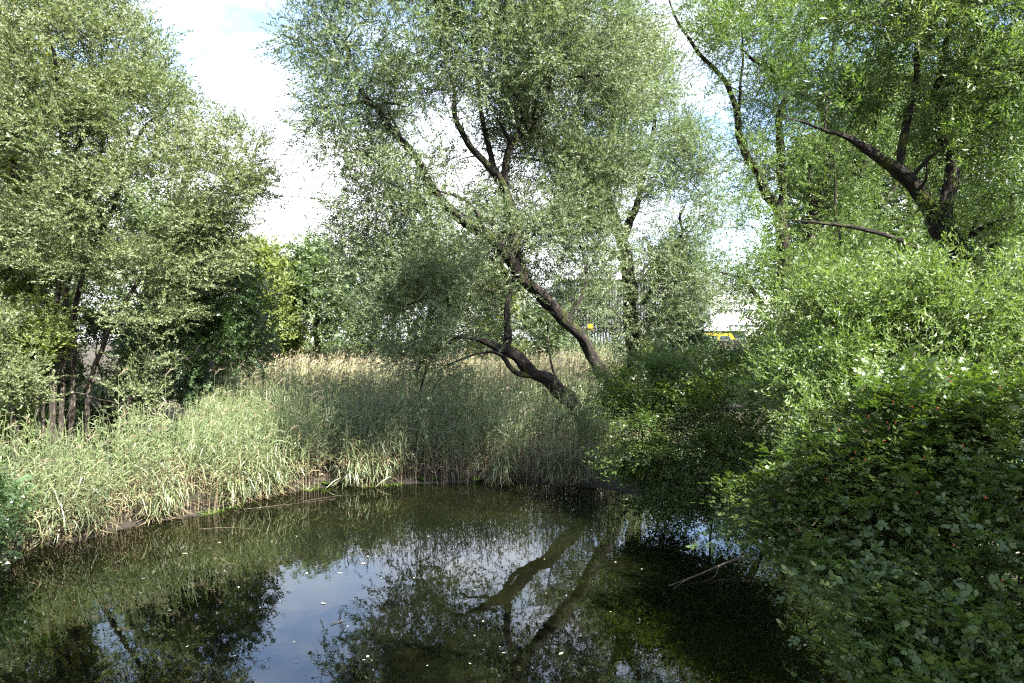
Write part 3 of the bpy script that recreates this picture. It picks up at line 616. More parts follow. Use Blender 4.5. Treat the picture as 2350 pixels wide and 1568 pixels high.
# ------------------------------------------------------------------ trees beyond the reed field
far = [  # px, crown top y, crown half width, depth, material, spec, label, name
 (590, 548, 110, 46, 'maple', 'round_mid', 'rounded light green tree beyond the reed field, right of the dark alder', 'maple_tree'),
 (650, 596, 80, 54, 'maple', 'round_mid', 'yellowish green tree low beyond the reeds under the open sky', 'maple_tree'),
 (728, 545, 85, 48, 'far', 'round_mid', 'taller blue-green tree beyond the reeds left of the leaning willow', 'alder_tree'),
 (850, 580, 95, 54, 'far', 'round_mid', 'green tree beyond the reeds behind the leaning willow crown', 'alder_tree'),
 (980, 590, 100, 58, 'far', 'round_mid', 'tree beyond the reeds seen through the leaning willow', 'alder_tree'),
 (1110, 610, 90, 60, 'maple', 'round_mid', 'tree beyond the reeds left of the slanting upper trunk', 'maple_tree'),
 (1240, 710, 60, 60, 'far', 'round_mid', 'small tree beyond the reeds in front of the grey hall', 'alder_tree'),
 (1560, 700, 70, 55, 'far', 'round_mid', 'tree standing in front of the hall behind the upright willow', 'alder_tree'),
 (470, 520, 110, 50, 'maple', 'round_mid', 'broad tree behind the dark alder on the left', 'maple_tree'),
 (330, 420, 130, 44, 'far', 'round_mid', 'big tree mostly hidden behind the tall left willow', 'maple_tree'),
 (150, 330, 150, 42, 'far', 'round_mid', 'big tree hidden behind the left willow trunks', 'maple_tree'),
 (-60, 260, 160, 42, 'far', 'round_mid', 'big tree at the left edge beyond the yellowing maple', 'maple_tree'),
 (1900, 300, 130, 46, 'far', 'far', 'tall tree behind the forked willows', 'maple_tree'),
 (2080, 120, 170, 44, 'far', 'far', 'very tall tree filling the space behind the nearest willow', 'maple_tree'),
 (2290, 80, 160, 42, 'far', 'far', 'very tall tree at the right edge behind the nearest willow', 'maple_tree'),
 (1810, 640, 80, 50, 'far', 'round_mid', 'low tree right of the white office block', 'maple_tree'),
]
for k, (px, ty, hw, d, mat, spec, lab, nm) in enumerate(far):
    gp = G(px, d); by = 815; cy_ = (ty + by) / 2; hh = (by - ty) / 2
    limbs = [L('trunk', [gp, (px, by - hh * .5, d), (px + 8, cy_, d), (px - 4, ty + hh * .5, d), (px, ty + hh * .15, d)], [.26, .22, .18, .1, .03]),
             L('branch', [(px, by - hh * .6, d), (px - hw * .4, cy_, d - .5), (px - hw * .6, cy_ - hh * .3, d - .6)], [.1, .07, .02]),
             L('branch', [(px + 4, by - hh * .8, d), (px + hw * .4, cy_ - hh * .1, d - .5), (px + hw * .6, cy_ - hh * .4, d - .4)], [.1, .07, .02])]
    g = np.random.default_rng(70 + k)
    ells = [E(px, cy_, hw * .75, hh * .85, d, hw / F * d * .8)]
    for q in range(6):
        a = g.uniform(0, 6.28)
        ells.append(E(px + math.cos(a) * hw * .6, cy_ + math.sin(a) * hh * .6, hw * g.uniform(.3, .5), hh * g.uniform(.22, .4), d - g.uniform(0, 1.5), hw / F * d * .45, 1.2))
    ells.append(E(px, ty + hh * .25, hw * .4, hh * .25, d, hw / F * d * .4, 1.2))
    area = hw * hh * (d / F) ** 2
    plant(nm, lab, 'tree', limbs, ells, int(min(330, 130 + area * 7)), spec, mat, M['bark_grey'], ns=9 if 500 < px < 1800 else 6, group='trees beyond the reeds', seed=90 + k, gap=.36, spread=.4, scale=1.25 if spec == 'round_mid' else 1.1, tint=.45)

for k, (px, ty, d, mat, lab) in enumerate([(500, 800, 50, 'maple', 'low bush at the left end of the far reed edge'), (560, 780, 58, 'maple', 'bright yellow-green bush under the rounded far tree'), (625, 770, 60, 'yellowing', 'yellow and reddish bush at the far edge of the reeds'), (690, 790, 64, 'far', 'low bush beside the small white hut'), (770, 770, 62, 'far', 'blue-green bush right of the small white hut'), (850, 790, 64, 'maple', 'low bush beyond the reeds left of the drooping limb'), (930, 780, 64, 'far', 'bush beyond the reeds straight above the drooping limb'), (1010, 790, 65, 'maple', 'low bush beyond the reeds under the arched limb'), (1090, 785, 66, 'far', 'bush beyond the reeds between the willow trunks'), (1180, 780, 66, 'maple', 'bush in front of the left end of the grey hall'), (1280, 775, 66, 'far', 'bush in front of the middle of the grey hall'), (1380, 780, 64, 'far', 'bush in front of the right part of the grey hall'), (1500, 785, 62, 'maple', 'bush right of the upright willow trunk, before the cars'), (1585, 765, 60, 'far', 'bush hiding the left end of the white office block'), (1765, 760, 60, 'maple', 'sunlit bush right of the white office block')]):
    plant('bush', lab, 'bush', [L('stem', [G(px, d), (px + 3, 815, d), (px - 4, ty + 12, d)], [.05, .04, .01]), L('stem', [G(px + 8, d), (px + 14, 815, d), (px + 22, ty + 16, d)], [.05, .04, .01])],
          [E(px, ty + 26, 44, 28, d, 1.4), E(px + 26, ty + 36, 34, 24, d - .4, 1.2), E(px - 28, ty + 36, 34, 24, d - .2, 1.2)], 60, 'round_mid', mat, M['bark_grey'], ns=8, seed=150 + k, gap=.33, spread=.4, scale=1.1, crown_name='foliage', group='bushes along the far reed edge')

# tree behind the viewer, on the right bank, whose shade falls on the near water
tb = np.array([6.9, -2.9, .6])
plant('willow_tree', 'willow standing behind the viewer on the right bank', 'tree',
      [('trunk', [tb, tb + [.1, .1, 6], tb + [-.3, .2, 13], tb + [-.2, .2, 21]], [.45, .36, .24, .06]), ('branch', [tb + [0, .1, 7], tb + [-1.6, .6, 11], tb + [-2.4, .8, 14]], [.2, .14, .05]), ('branch', [tb + [0, .1, 8], tb + [1.6, -1, 12], tb + [2.4, -2, 15]], [.2, .14, .05])],
      [(tb + [0, 0, 18], (3, 3, 5)), (tb + [-1.2, .2, 12], (2.6, 2.6, 4)), (tb + [1.5, -.6, 11], (2.8, 2.6, 4)), (tb + [0, 0, 22], (2, 2, 2.5))], 300, 'willow', 'willow_fresh', M['bark'], ns=6, seed=61, gap=.3, scale=2.1)

tb = np.array([10.5, .9, .9])  # out of view; crown shaped to shade the lower rose bush and near water
plant('willow_tree', 'unseen spreading willow beyond the right edge, there to shade the wild rose', 'tree',
      [('trunk', [tb, tb + [.1, .1, 4], tb + [-.3, .2, 8], tb + [-.2, .2, 12]], [.4, .32, .22, .06]), ('branch', [tb + [0, .1, 4], tb + [-1.4, .6, 7], tb + [-2, .8, 9]], [.2, .14, .05]), ('branch', [tb + [0, .1, 5], tb + [1.6, -1, 8], tb + [2.4, -1.5, 10]], [.2, .14, .05])],
      [(tb + [0, 0, 8.8], (2.6, 2.5, 3.4)), (tb + [-1.8, .6, 5.4], (1.8, 1.8, 2.0)), (tb + [1.5, -.6, 9], (2.4, 2.2, 3.4)), (tb + [-1, -1.5, 7], (2, 1.6, 3))], 300, 'willow', 'willow_fresh', M['bark'], ns=6, seed=62, gap=.33, scale=2.1)

hb = np.array([11.6, 4.6, 1.0])  # unseen bush, added to block sky and low sun from the rose
plant('shade_bush', 'unseen bush added beyond the right edge to darken the wild rose', 'bush',
      [('stem', [hb, hb + [-.4, .1, 2.5], hb + [-.9, .2, 4.5]], [.06, .05, .02]), ('stem', [hb + [.2, 0, 0], hb + [.5, .4, 2.5], hb + [.9, .6, 5]], [.06, .05, .02]), ('stem', [hb + [0, -.3, 0], hb + [0, -.8, 2.5], hb + [-.3, -1.3, 4.6]], [.06, .05, .02])],
      [(hb + [-.4, .2, 3.8], (2.2, 2.0, 2.0)), (hb + [.3, -1.2, 3], (2.2, 1.8, 2.4)), (hb + [-.8, -.2, 2], (1.8, 1.8, 1.6))], 150, 'round_mid', 'alder', M['bark_grey'], ns=8, seed=63, gap=.3, spread=.35, crown_name='foliage')

# ------------------------------------------------------------------ shrubs of the right bank
def shrub(lab, bases, ells, n, spec, mat, ns, seed, g_, **kw):
    g = np.random.default_rng(seed); limbs = []
    for (bx, by), (tx, ty, tz) in bases:
        b = np.array([bx, by, float(gz(bx, by)) - .1]); t_ = np.array([tx, ty, tz]); mid = b * .5 + t_ * .5 + np.array([0, 0, .35]) + g.normal(0, .1, 3)
        limbs.append(('stem', [b, b * .8 + t_ * .2 + np.array([0, 0, .2]), mid, t_], [.035, .03, .022, .008]))
    return plant(g_, lab, 'bush', limbs, ells, n, spec, mat, M['bark_twig'], ns=ns, seed=seed, crown_name=kw.pop('crown_name', 'foliage'), **kw)
# dark rose thicket by the willow foot
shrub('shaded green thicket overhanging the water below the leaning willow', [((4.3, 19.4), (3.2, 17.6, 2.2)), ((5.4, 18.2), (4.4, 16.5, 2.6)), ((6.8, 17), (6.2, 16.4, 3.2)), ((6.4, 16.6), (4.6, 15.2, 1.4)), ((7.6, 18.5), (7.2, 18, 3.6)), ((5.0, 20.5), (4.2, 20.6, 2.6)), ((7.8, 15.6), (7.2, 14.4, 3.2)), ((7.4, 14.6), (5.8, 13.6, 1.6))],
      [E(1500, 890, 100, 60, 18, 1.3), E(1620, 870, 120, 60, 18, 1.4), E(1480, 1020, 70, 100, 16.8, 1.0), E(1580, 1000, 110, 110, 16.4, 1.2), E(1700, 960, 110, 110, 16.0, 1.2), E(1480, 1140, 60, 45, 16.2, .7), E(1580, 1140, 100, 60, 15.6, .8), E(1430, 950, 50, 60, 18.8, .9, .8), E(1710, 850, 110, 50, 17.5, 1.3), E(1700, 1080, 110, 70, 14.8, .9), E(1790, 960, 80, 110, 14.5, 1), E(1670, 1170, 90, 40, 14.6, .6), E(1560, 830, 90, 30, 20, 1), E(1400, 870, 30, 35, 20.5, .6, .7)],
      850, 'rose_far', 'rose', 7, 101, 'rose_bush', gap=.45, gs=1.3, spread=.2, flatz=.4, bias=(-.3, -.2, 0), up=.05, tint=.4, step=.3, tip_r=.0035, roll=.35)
# grey sallow with narrow silvery leaves
sal_b = [((8.6, 13), (7.6, 12.2, 4.6)), ((9.2, 12.4), (9.4, 11.6, 5.0)), ((8.0, 12.2), (6.2, 11.4, 3.6)), ((10.4, 12), (11, 11.2, 5.2)), ((7.8, 12.6), (6.6, 12.8, 4.4)), ((9.8, 11.4), (9.2, 10.2, 4.2)), ((7.2, 11.2), (5.3, 10.2, 2.9))]
shrub('silvery narrow-leaved willow shrub in front of the thick forked trunk', sal_b,
      [E(2010, 680, 130, 70, 12.4, 1.1), E(1870, 740, 120, 80, 12.6, 1.1), E(2200, 730, 140, 60, 11.8, 1.0), E(2080, 800, 170, 80, 11.6, 1.0), E(1900, 850, 110, 70, 11.8, .9), E(2310, 800, 110, 90, 11.2, 1.0), E(1870, 960, 80, 60, 10.6, .6, 1.2), E(1930, 1030, 60, 40, 10.3, .4), E(2130, 640, 80, 45, 12.4, .8), E(1800, 840, 80, 70, 13.2, .8), E(1790, 760, 70, 60, 13.6, .8), E(2130, 890, 160, 60, 10.8, .8), E(2380, 690, 90, 90, 11.6, 1)],
      900, 'willow_shrub', 'willow_fresh', 8, 103, 'willow_shrub', gap=.36, gs=.9, spread=.2, up=.15, tint=.6, scale=.9, step=.3, tip_r=.0035)
# big rose bush in front, red hips
rose_b = [((8.0, 9.4), (5.6, 8.6, 2.6)), ((8.0, 8.6), (6.6, 7.6, 3.4)), ((8.2, 9.6), (7.4, 8.8, 3.8)), ((7.7, 7.4), (5.0, 6.8, 1.6)), ((7.8, 6.4), (5.7, 5.8, 1.9)), ((7.9, 10.2), (5.0, 9.5, 1.9)), ((8.2, 7.0), (7.4, 6.6, 3.2)), ((7.7, 6.0), (4.5, 5.9, .8))]
rose, rp, rt = shrub('large wild rose bush with red hips hanging over the near water', rose_b,
      [E(2100, 960, 150, 80, 9.6, .9), E(2280, 930, 110, 90, 9.0, .9), E(1960, 1060, 120, 60, 9.4, .8), E(2130, 1090, 150, 80, 8.8, .8), E(2300, 1090, 110, 110, 8.0, .8), E(1830, 1130, 100, 40, 9.6, .6), E(1780, 1210, 60, 50, 9.8, .5), E(1900, 1210, 120, 60, 9.0, .6), E(2050, 1230, 130, 90, 8.2, .7), E(2230, 1270, 130, 110, 7.4, .7), E(1960, 1310, 110, 50, 8.2, .5), E(2120, 1400, 140, 80, 7.0, .6), E(2280, 1450, 130, 110, 6.4, .6), E(2030, 1480, 80, 50, 6.8, .4), E(2120, 1560, 140, 70, 6.3, .5), E(2250, 1620, 180, 80, 5.8, .5)],
      820, 'rose', 'rose', 6, 105, 'rose_bush', gap=.45, gs=1.7, spread=.14, flatz=.35, bias=(-.35, -.25, 0), up=.02, tint=.45, step=.25, tip_r=.003, roll=.22, crown_name=None)
leaves = np.concatenate(rp); ltint = np.concatenate(rt)
lc = leaves.mean(1); lx, ly = proj(lc)
off = np.array(rose.location)
# the 300 leaves that show largest are single leaves, the rest one mass
vis = (lx > 0) & (lx < 2350) & (ly > 0) & (ly < 1568)
n_ = np.cross(leaves[:, 1] - leaves[:, 0], leaves[:, 3] - leaves[:, 0]); ar = np.linalg.norm(n_, axis=1)
cellx = (lx // 12).astype(int); celly = (ly // 12).astype(int); key = cellx * 1000 + celly
order = np.argsort(lc[:, 1]); seen = {}; front = np.zeros(len(lc), bool)
for i in order:
    if vis[i] and key[i] not in seen: seen[key[i]] = i; front[i] = True
size = np.abs(np.einsum('ni,ni->n', n_, norm(lc - np.array([0, 0, H])))) / lc[:, 1] ** 2
pick = np.argsort(-(size * front))[:300]
mask = np.ones(len(lc), bool); mask[pick] = False
fm = poly_mesh('foliage', [(leaves[mask] - off)], [ltint[mask]])
tag(link('foliage', fm, M['rose'], rose), kind='stuff')
base_leaf = []
for v in range(6):
    q = [(0, 0, 0), (.28, .30, .02), (.7, .25, .03), (1, 0, -.03), (.7, -.25, .03), (.28, -.30, .02), (.5, 0, 0)]
    me = bpy.data.meshes.new('leaf'); me.from_pydata(q, [], [(0, 1, 2, 6), (6, 2, 3), (6, 3, 4), (0, 6, 4, 5)][0:4])
    a = me.attributes.new('tint', 'FLOAT', 'FACE'); a.data.foreach_set('value', np.full(len(me.polygons), .2 + .12 * v, np.float32)); me.materials.append(M['rose']); base_leaf.append(me)
for i in pick:
    p0, p1, p2, p3 = leaves[i]; l = np.linalg.norm(p2 - p0); x = norm(p2 - p0); z = norm(np.cross(x, p1 - p3)); y = np.cross(z, x)
    o = link('leaf', base_leaf[int(rng.integers(0, 6))], None, rose)
    Mx = Matrix(((x[0], y[0], z[0], 0), (x[1], y[1], z[1], 0), (x[2], y[2], z[2], 0), (0, 0, 0, 1)))
    o.matrix_local = Matrix.Translation(Vector(p0 - off)) @ Mx @ Matrix.Scale(l * 1.1, 4)
# red hips, hanging where the outermost leaves are
hip_px = [(1897, 1097), (1957, 1052), (1986, 1052), (1964, 1036), (2041, 983), (2037, 968), (2055, 968), (2050, 921), (2095, 932), (2179, 862), (2182, 873), (1982, 893), (1926, 985), (1993, 954), (2153, 935), (2296, 890), (1988, 988), (1991, 1019), (2030, 1010), (2210, 1020), (2120, 1050), (2260, 1140), (2190, 1250), (1905, 1104), (2300, 1330), (2105, 1130)]
prof = [(0, 0), (.35, .1), (.5, .4), (.46, .75), (.28, 1.0), (.12, 1.06), (.16, 1.2)]
hv, hf = [], []
for i, (r, z) in enumerate(prof):
    for j in range(8): hv.append((r * math.cos(j * .7854), r * math.sin(j * .7854), -z))
for i in range(len(prof) - 1):
    for j in range(8): hf.append((i * 8 + j, i * 8 + (j + 1) % 8, (i + 1) * 8 + (j + 1) % 8, (i + 1) * 8 + j))
hme = bpy.data.meshes.new('rose_hip'); hme.from_pydata(hv, [], hf); hme.polygons.foreach_set('use_smooth', np.ones(len(hf), bool))
M['hip'] = plain('rose_hip', (.42, .03, .012), .3, .5, .25, 40); hme.materials.append(M['hip'])
for (hx, hy) in hip_px:
    c = np.where(np.hypot(lx - hx, ly - hy) < 26)[0]
    if not len(c): continue
    i = c[np.argsort(lc[c, 1])[min(2, len(c) - 1)]]; d = lc[i, 1] - .03
    o = link('rose_hip', hme, None, rose); o.location = Vector(W(hx, hy, d) - off); s = .018 * rng.uniform(.8, 1.2); o.scale = (s, s, s * 1.15); o.rotation_euler = (rng.uniform(-.5, .5), rng.uniform(-.5, .5), 0)

# arching canes that show outside the leaves
M['cane'] = bark_mat('rose_cane', (.09, .075, .04), (.2, .16, .09), .1)
gc = np.random.default_rng(9)
for k, (p0, p1, p2) in enumerate([((2300, 1330, 7.6), (2220, 1300, 7.2), (2120, 1370, 6.9)), ((2150, 1180, 8.6), (2080, 1110, 8.4), (1990, 1130, 8.5)), ((2350, 1180, 7.6), (2290, 1090, 7.6), (2230, 1060, 7.8)), ((2260, 1500, 6.2), (2290, 1420, 6.1), (2300, 1340, 6.2)), ((2000, 1240, 8.6), (1910, 1190, 8.6), (1830, 1200, 8.8)), ((2180, 1000, 9.0), (2150, 930, 8.9), (2090, 890, 9.0)), ((2060, 1060, 9.0), (1990, 1010, 8.9), (1900, 1040, 9.1))]):
    pp, rr = smooth_path([W(*p0), W(*p1), W(*p2)], [.011, .008, .003], .1)
    link('cane', tube_mesh('cane', pp - off, rr, 6, .1), M['cane'], rose)
# nettles and brambles covering the right bank
gu = np.random.default_rng(19)
ux = gu.uniform(2.5, 16, 9000); uy = gu.uniform(3, 24, 9000); ud = pond_dist(ux, uy); ok = (ud > .15) & (ux > 3.2 + .0 * uy) & (ux < .8 * uy + 1); ux, uy = ux[ok][:2600], uy[ok][:2600]
up_ = np.stack([ux, uy, gz(ux, uy) + gu.random(len(ux)) ** 1.5 * .7], -1)
upoly, utint = scatter_shoots(SPEC['round'], up_, norm(gu.normal(0, 1, (len(ux), 3)) + np.array([0, 0, .7])), gu.uniform(.7, 1.3, len(ux)), gu, gu.random(len(ux)) * .6, .4)
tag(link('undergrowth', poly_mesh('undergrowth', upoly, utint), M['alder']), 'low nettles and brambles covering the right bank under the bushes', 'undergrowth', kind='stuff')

# left edge: shaded shrub at the water
shrub('dark overhanging shrub at the left edge beside the water', [((-11.6, 13.4), (-11.2, 13, 1.5)), ((-12, 12.8), (-11.4, 12.2, 1.2))], [E(-30, 1190, 55, 70, 13, .6), E(-90, 1130, 80, 90, 13.4, .8)], 90, 'round', 'alder', 10, 107, 'bush', gap=.3, spread=.18, scale=.8)

# ------------------------------------------------------------------ reeds
g = np.random.default_rng(77)
def blade(p, d, side, l, w, sag, segs):
    """arched strap leaf as quads"""
    out = []; ts = np.linspace(0, 1, segs + 1); pts = [p + d * l * t + np.array([0, 0, -sag * l * t * t]) for t in ts]
    ww = [w * (.7 + .6 * t if t < .4 else 1.0 * (1 - t) / .6 + .02) for t in ts]
    for i in range(segs):
        out.append(np.stack([pts[i] - side * ww[i] * .5, pts[i] + side * ww[i] * .5, pts[i + 1] + side * ww[i + 1] * .5, pts[i + 1] - side * ww[i + 1] * .5]))
    return out
def reed_template(g, near, plume):
    """unit reed: (quads, material index, tint)"""
    q, mi, ti = [], [], []
    h = g.uniform(.9, 1.1) * 2.55; lean = g.normal(0, .05, 2); segs = 4 if near else 2
    ts = np.linspace(0, 1, segs + 1); P = [np.array([lean[0] * t * t * h, lean[1] * t * t * h, t * h]) for t in ts]
    wst = .010 if near else .013
    for i in range(segs):
        for side in (np.array([1, 0, 0]), np.array([0, 1, 0])):
            if not near and side[1]: continue
            q.append(np.stack([P[i] - side * wst * .5, P[i] + side * wst * .5, P[i + 1] + side * wst * .4, P[i + 1] - side * wst * .4]))
            mi.append(1 if ts[i] < .4 else 0); ti.append(.5 + .3 * g.random())
    nl = 10 if near else 7
    for k in range(nl):
        t = .22 + .74 * (k + g.random() * .5) / nl; p = np.array([lean[0] * t * t * h, lean[1] * t * t * h, t * h])
        az = (k % 2) * math.pi + g.normal(.5, .6); el = g.uniform(.55, 1.15)
        d = np.array([math.cos(az) * math.cos(el), math.sin(az) * math.cos(el), math.sin(el)])
        side = norm(np.cross(d, np.array([0, 0, 1])) + g.normal(0, .35, 3))
        bl = blade(p, d, side, g.uniform(.38, .62), (.028 if near else .036), g.uniform(.4, 1.3), 2)
        dry = (t < .36 and g.random() < .7) or g.random() < .05
        tv = g.random()
        for b_ in bl: q.append(b_); mi.append(1 if dry else 0); ti.append(tv)
    if plume:
        top = P[-1]; wd = norm(np.array([.8, .1, -.1]))
        for k in range(9 if near else 5):
            d = norm(np.array([.35, 0, 1]) + g.normal(0, .25, 3)); st = top + np.array([.02 * k, 0, .02 * k])
            for b_ in blade(st, d, norm(np.cross(d, g.normal(0, 1, 3))), g.uniform(.14, .26), .03 if near else .05, .5, 1): q.append(b_); mi.append(2); ti.append(g.random())
    return np.array(q), np.array(mi), np.array(ti)
near_T = [reed_template(g, True, False) for _ in range(9)] + [reed_template(g, True, True)]
far_T = [reed_template(g, False, k % 4 == 0) for k in range(9)]
ripe_T = []
for k in range(9):
    q, mi, ti = reed_template(g, False, k % 3 != 1); mi = np.where((mi == 0) & (g.random(len(mi)) < .28), 1, mi); ripe_T.append((q, mi, np.clip(ti * .5 + .6, 0, 1)))
def edge_template(g):
    q, mi, ti = [], [], []; h = g.uniform(.7, 2.1); lx, ly = g.normal(.18, .2), g.normal(-.32, .16)
    at = lambda t: np.array([lx * t * t * h, ly * t * t * h, t * h * (1 - .12 * t)])
    for i in range(3):
        for side in (np.array([.008, 0, 0]), np.array([0, .008, 0])):
            q.append(np.stack([at(i / 3) - side, at(i / 3) + side, at((i + 1) / 3) + side * .7, at((i + 1) / 3) - side * .7])); mi.append(1); ti.append(.3 + .5 * g.random())
    for k in range(12):
        t = .06 + .9 * (k + g.random() * .5) / 12; az = g.normal(-1.2, 1.3); el = g.uniform(.1, 1.0); d = np.array([math.cos(az) * math.cos(el), math.sin(az) * math.cos(el), math.sin(el)])
        side = norm(np.cross(d, np.array([0, 0, 1])) + g.normal(0, .35, 3)); dry = g.random() < .35 - .3 * t; tv = g.random()
        for b_ in blade(at(t), d, side, g.uniform(.3, .6), .028, g.uniform(.6, 1.6), 2): q.append(b_); mi.append(1 if dry else 0); ti.append(tv)
    q = np.array(q); q[..., 2] = np.maximum(q[..., 2], .01)
    return q, np.array(mi), np.array(ti)
edge_T = [edge_template(g) for _ in range(8)]
REED_MATS = [M['reed_green'], M['reed_dry'], M['plume']]
def in_reed(x, y):
    d = pond_dist(x, y)
    right = np.interp(y, [13, 20, 24, 30, 60], [1.2, 2.0, 5, 7, 9])
    left = np.interp(y, [10, 14.4, 15.2, 16.4, 19.0, 22.5, 26, 30, 40, 62], [-14, -13, -12.0, -10.9, -9.6, -10.2, -11.8, -13, -16, -23])
    return (d > -.22 + .2 * vnoise(np.stack([x, y, 0 * x], -1), 2.0)) & (x < right) & (x > left) & (y < 62)
def sample_reeds(n, y0, y1, bias):
    out = []
    while sum(map(len, out)) < n:
        y = y0 + (y1 - y0) * g.random(n * 2) ** bias; x = (g.random(n * 2) - .5) * 1.65 * y * .95
        p = np.stack([x, y], -1)[in_reed(x, y)]
        ok = vnoise(np.stack([p[:, 0], p[:, 1], 0 * p[:, 0]], -1), 1.3) + .35 * g.random(len(p)) > .34
        out.append(p[ok])
    return np.vstack(out)[:n]
def place_reeds(T, P, hs, tint_shift=0.0, turn=.9):
    n = len(P); var = g.integers(0, len(T), n); z = gz(P[:, 0], P[:, 1])
    ang = g.normal(.2, turn, n); sx = hs * g.uniform(.82, 1.14, n)
    lean = g.normal(0, .07, (n, 2))
    polys, mi, ti = [], [], []
    for v in range(len(T)):
        s = np.where(var == v)[0]
        if not len(s): continue
        q, m_, t_ = T[v]; c, sn = np.cos(ang[s])[:, None, None], np.sin(ang[s])[:, None, None]
        X = q[..., 0][None] * c - q[..., 1][None] * sn; Y = q[..., 0][None] * sn + q[..., 1][None] * c; Z = q[..., 2][None] * sx[s][:, None, None] + 0 * X
        X = X + lean[s, 0][:, None, None] * Z + P[s, 0][:, None, None]; Y = Y + lean[s, 1][:, None, None] * Z + P[s, 1][:, None, None]; Z = Z + z[s][:, None, None]
        polys.append(np.stack([X, Y, Z], -1).reshape(-1, 4, 3)); mi.append(np.tile(m_, len(s))); ti.append(np.clip(np.tile(t_, len(s)) * .7 + .3 * np.repeat(g.random(len(s)), len(t_)) + tint_shift, 0, 1))
    return polys, mi, ti
Pn = sample_reeds(3300, 12.5, 25.5, .9)
Pf = sample_reeds(7600, 25, 62, .8)
edge = pond_dist(Pn[:, 0], Pn[:, 1])
hn = .78 + .22 * sst(0, 1.5, edge); hn = hn * (.84 + .16 * sst(-11, -6.5, Pn[:, 0])) * (.82 + .36 * vnoise(np.c_[Pn, 0 * Pn[:, :1]], .6))
# those along the water stand singly
sel = np.argsort(edge + .02 * Pn[:, 1])[:230]
rest = np.ones(len(Pn), bool); rest[sel] = False
a, b_, c = place_reeds(near_T, Pn[rest], hn[rest])
ripe = Pf[:, 1] + 5 * (vnoise(np.c_[Pf, 0 * Pf[:, :1]], .25) - .5) > 34
a2, b2, c2 = place_reeds(far_T, Pf[~ripe], np.full((~ripe).sum(), 1.02))
a4, b4, c4 = place_reeds(ripe_T, Pf[ripe], np.full(ripe.sum(), 1.02)); a2 += a4; b2 += b4; c2 += c4
y_ = 12.5 + 10 * g.random(60000); x_ = -13 + 15.5 * g.random(60000); dd_ = pond_dist(x_, y_); sk = np.where((dd_ > -.2) & (dd_ < .35) & in_reed(x_, y_ + .1))[0]
sk = sk[vnoise(np.stack([x_[sk], y_[sk], 0 * sk], -1), 1.6, 9) > .5][:420]
a3, b3, c3 = place_reeds(edge_T, np.stack([x_[sk], y_[sk]], -1), np.ones(len(sk)) * .85, 0, .5)
me = poly_mesh('reeds', a + a2 + a3, c + c2 + c3, b_ + b2 + b3)
for mm_ in REED_MATS: me.materials.append(mm_)
tag(link('reeds', me), 'dense bed of green and straw coloured reeds behind the pond', 'reeds', kind='stuff')
reed_me = []
for q, mi, ti in near_T:
    r_ = poly_mesh('reed', [q], [ti], [mi])
    for mm_ in REED_MATS: r_.materials.append(mm_)
    reed_me.append(r_)
zone = [(-99, -9.3, 'reed stalk rooted along the leftmost stretch of the waterline'), (-9.3, -7.2, 'reed stalk in the bright sunlit clump that juts into the water'), (-7.2, -4, 'reed stalk at the water edge right of the bright clump'), (-4, 99, 'straw-footed reed stalk at the shaded water edge under the leaning willow')]
for i in sel:
    x, y = Pn[i]; o = link('reed', reed_me[int(g.integers(0, len(reed_me)))])
    o.location = (x, y, float(gz(x, y)) - .02); s = hn[i] * g.uniform(.8, 1.1); o.scale = (1, 1, s); o.rotation_euler = (g.normal(0, .07), g.normal(.03, .08), g.normal(.2, .9))
    for q, (a0, a1, lab) in enumerate(zone):
        if a0 <= x < a1: tag(o, lab, 'reed', ['reeds along the left waterline', 'reeds of the jutting clump', 'reeds right of the jutting clump', 'reeds at the shaded water edge'][q])
# tall plumed stalks standing above the bed
for k, (px, d, lab) in enumerate([(487, 20.5, 'tall reed with a nodding brown plume at the edge of the shade'), (372, 19.5, 'tall plumed reed left of the nodding brown plume'), (262, 18.6, 'plumed reed in front of the dark gap between the left trees'), (640, 21, 'plumed reed standing in the shaded middle of the bed')]):
    x = (px - 1175) / F * d; o = link('reed', reed_me[9]); o.location = (x, d, float(gz(x, d))); o.scale = (1, 1, 1.25); o.rotation_euler = (0, .08, .3 * k); tag(o, lab, 'reed')

# ------------------------------------------------------------------ shore plants and flotsam
dock_me = []
for v in range(3):
    polys, tn = [], []
    for k in range(9):
        az = k * 2.4 + g.normal(0, .3); el = g.uniform(.5, 1.2); d = np.array([math.cos(az) * math.cos(el), math.sin(az) * math.cos(el), math.sin(el)]); side = norm(np.cross(d, [0, 0, 1]))
        l = g.uniform(.16, .3); ts = [0, .3, .65, 1]; ww = [.01, .07, .06, .003]; pts = [d * l * t_ + np.array([0, 0, -.5 * l * t_ * t_]) for t_ in ts]
        for i in range(3): polys.append(np.stack([pts[i] - side * ww[i] * .5, pts[i] + side * ww[i] * .5, pts[i + 1] + side * ww[i + 1] * .5, pts[i + 1] - side * ww[i + 1] * .5])); tn.append(g.random())
    dm = poly_mesh('dock_plant', [np.array(polys)], [np.array(tn)]); dm.materials.append(M['dock']); dock_me.append(dm)
docks = [(745, 1118, 'bright green leafy plant at the foot of the reeds, leftmost of the shore plants'), (785, 1113, 'small bright green plant next to the leftmost shore plant'), (965, 1108, 'broad-leaved green plant before the straw stems in the middle of the shore'), (1000, 1107, 'pale green plant on the mud in the middle of the shore'), (1060, 1106, 'green shore plant just right of the middle of the pond edge'), (1095, 1108, 'largest bright green shore plant under the reeds'), (1140, 1105, 'green shore plant below the arching willow limb'), (1185, 1106, 'rightmost bright green shore plant by the straw stems')]
